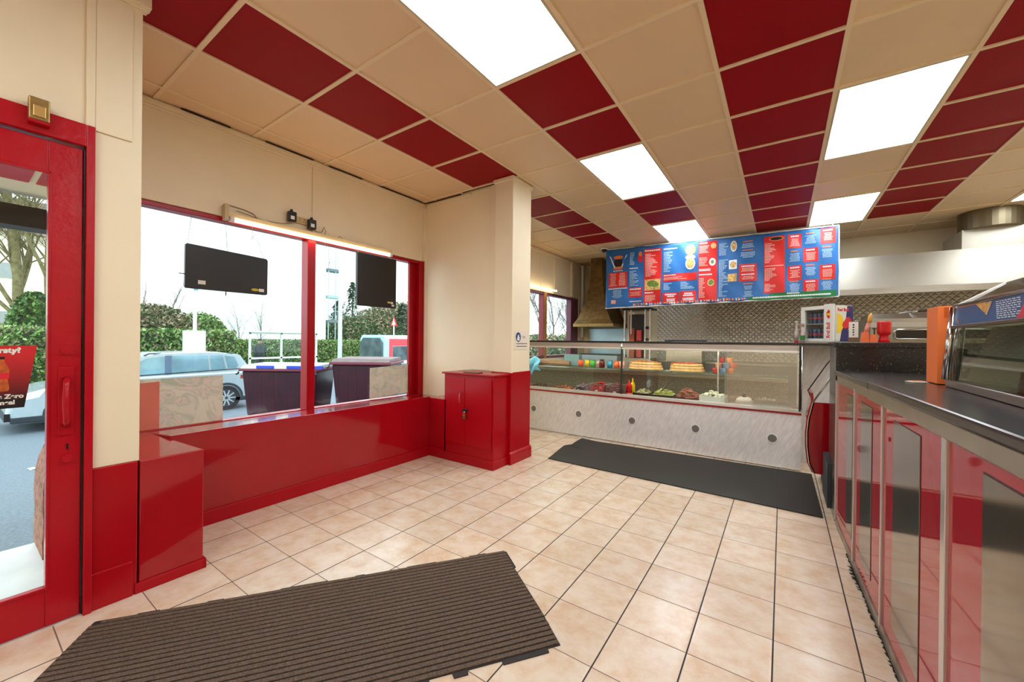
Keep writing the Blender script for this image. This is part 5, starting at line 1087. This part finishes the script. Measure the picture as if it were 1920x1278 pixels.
bare_tree('thin bare tree in front of the white block, right of the pair', (-30, 12.6, -.5), 5.0, .05, 3, 15, BK2)
protos = [bare_tree('bare tree in the background woodland', (-60, 10, -.3), 9, .16, 4, s_, BK2, 'background bare trees') for s_ in (31, 32, 33)]
bg = list(protos)
spots = [(-62, 13.5), (-64, 16.5), (-58, 42), (-56, 47), (-54, 52), (-48, 45), (-52, 56), (-50, 62), (-44, 54)]
for k, (x, y) in enumerate(spots):
    o = protos[k % 3] if k < 3 else protos[k % 3].copy()
    if k >= 3: C.objects.link(o); bg.append(o)
    o.location = (x, y, -.3); o.rotation_euler = (0, 0, k*1.3); o.scale = (1.1, 1.1, random.uniform(.9, 1.2))
ORD = ['leftmost', 'second from the left', 'third from the left', 'fourth from the left', 'fifth from the left', 'sixth from the left', 'seventh from the left', 'eighth from the left', 'rightmost']
def order_labels(objs, what):
    for k, o in enumerate(sorted(objs, key=lambda o: math.atan2(o.location.x, o.location.y))): o['label'] = (ORD[k] if k < len(objs)-1 else 'rightmost')+' of the '+what
kt = []
for k, (x, y) in enumerate([(-15, 26), (-18, 33), (-13, 27), (-20, 42), (-16, 36), (-22, 52), (-24, 60), (-14, 31)]):
    o = protos[k % 3].copy(); C.objects.link(o); o.location = (x, y, -.6); o.scale = (.8, .8, .95); o.rotation_euler = (0, 0, k*2.1+1)
    tag(o, 'bare tree', 'tree', 'bare trees outside the kitchen window'); kt.append(o)
order_labels(bg, 'distant bare woodland trees'); order_labels(kt, 'bare trees outside the kitchen window')
def conifer(label, loc, h, r, seed, group=None):
    random.seed(seed); t = thing('conifer', label, 'tree', loc, 0, group); MB().tube([(0, 0, 0), (0, 0, h)], [.2, .04], 6).build('trunk', BK2, t)
    mb = MB()
    for _ in range(1500):
        z = random.uniform(.12, 1)**.9; a = random.uniform(0, 2*PI); rr = r*(1-z)**.8*random.uniform(.3, 1)*(1+.25*math.sin(z*38)); p = Vector((rr*math.cos(a), rr*math.sin(a), z*h))
        d = Vector((math.cos(a), math.sin(a), -.35))*random.uniform(.3, .6); s_ = Vector((-math.sin(a), math.cos(a), .2))*.13; mb.add([p-s_, p+d, p+s_], [(0, 1, 2)], random.choice((0, 1)))
    mb.build('foliage', [mat('conifer_green', (104, 126, 100), .8), mat('conifer_dark', (72, 94, 78), .8)], t); return t
conifer('tallest conifer left of the tall black sign, beyond the hedge', (-48, 31.5, -.4), 9.3, 2.4, 3)
conifer('dark conifer left of the tall one, behind the balconies', (-44, 27, -.4), 6.2, 2.2, 5)
conifer('conifer behind the bus roof', (-40, 33.5, -.4), 6.2, 2.6, 8); conifer('greenish conifer at the right edge of the shop window', (-34, 32.5, -.4), 6.5, 2.4, 9)
def bush(label, loc, rx, ry, h, seed, cols=(0, 1), n=2600, s=.12, name='bush'):
    random.seed(seed); mb = MB(); mb.ball((0, 0, h*.45), 1, 10, 4, sq=(rx*.8, ry*.85, h*.45))
    for _ in range(n):
        a = random.uniform(0, 2*PI); ph = math.acos(random.uniform(-.3, 1)); k = random.uniform(.8, 1.08); p = Vector((rx*math.sin(ph)*math.cos(a)*k, ry*math.sin(ph)*math.sin(a)*k, h*.45+h*.55*math.cos(ph)*k))
        a_ = Vector((random.uniform(-1, 1), random.uniform(-1, 1), random.uniform(-1, 1))).normalized()*s; b_ = a_.orthogonal().normalized()*s*.5; mb.add([p-a_, p+b_, p+a_, p-b_], [(0, 1, 2, 3)], random.choice(cols))
    return tag(mb.build(name, LG+[mat('bush_core', (66, 74, 52), .9, var=.4)], loc=loc), label, 'bush')
bush('round green shrub at the foot of the big bare tree', (-26.5, 2.25, -.3), .7, .75, 3.3, 41, (0, 1, 1))
bush('brown and green thicket above the hedge behind the silver car', (-30, 6.6, -.4), 1.8, 2.6, 3.4, 42, (1, 2, 2), 5000)
bush('green bush beside the white block above the hedge', (-33, 10.0, -.4), 1.5, 1.6, 3.2, 43, (0, 1, 3), 3000)
bush('long low bushes in the far left behind the thicket', (-41, 8.9, -.4), 2, 1.7, 3.9, 44, (1, 2, 0), 5000, .2)
bush('brown leafless thicket behind the bus', (-52, 44, -.4), 5, 9, 7.4, 45, (2, 2, 1), 7000, .25)
bush('dark green bushes behind the bus shelter and street lamp', (-42, 27.5, -.4), 3, 4, 4.0, 46, (1, 1, 2), 4000, .18)
bush('low dark bushes outside the kitchen window', (-14, 24, -.6), 3, 3.5, 2.2, 47, (1, 2), 3500, .12)
bush('further low bushes outside the kitchen window', (-20, 44, -.6), 3, 6, 2.8, 48, (1, 2, 3), 3500, .16)
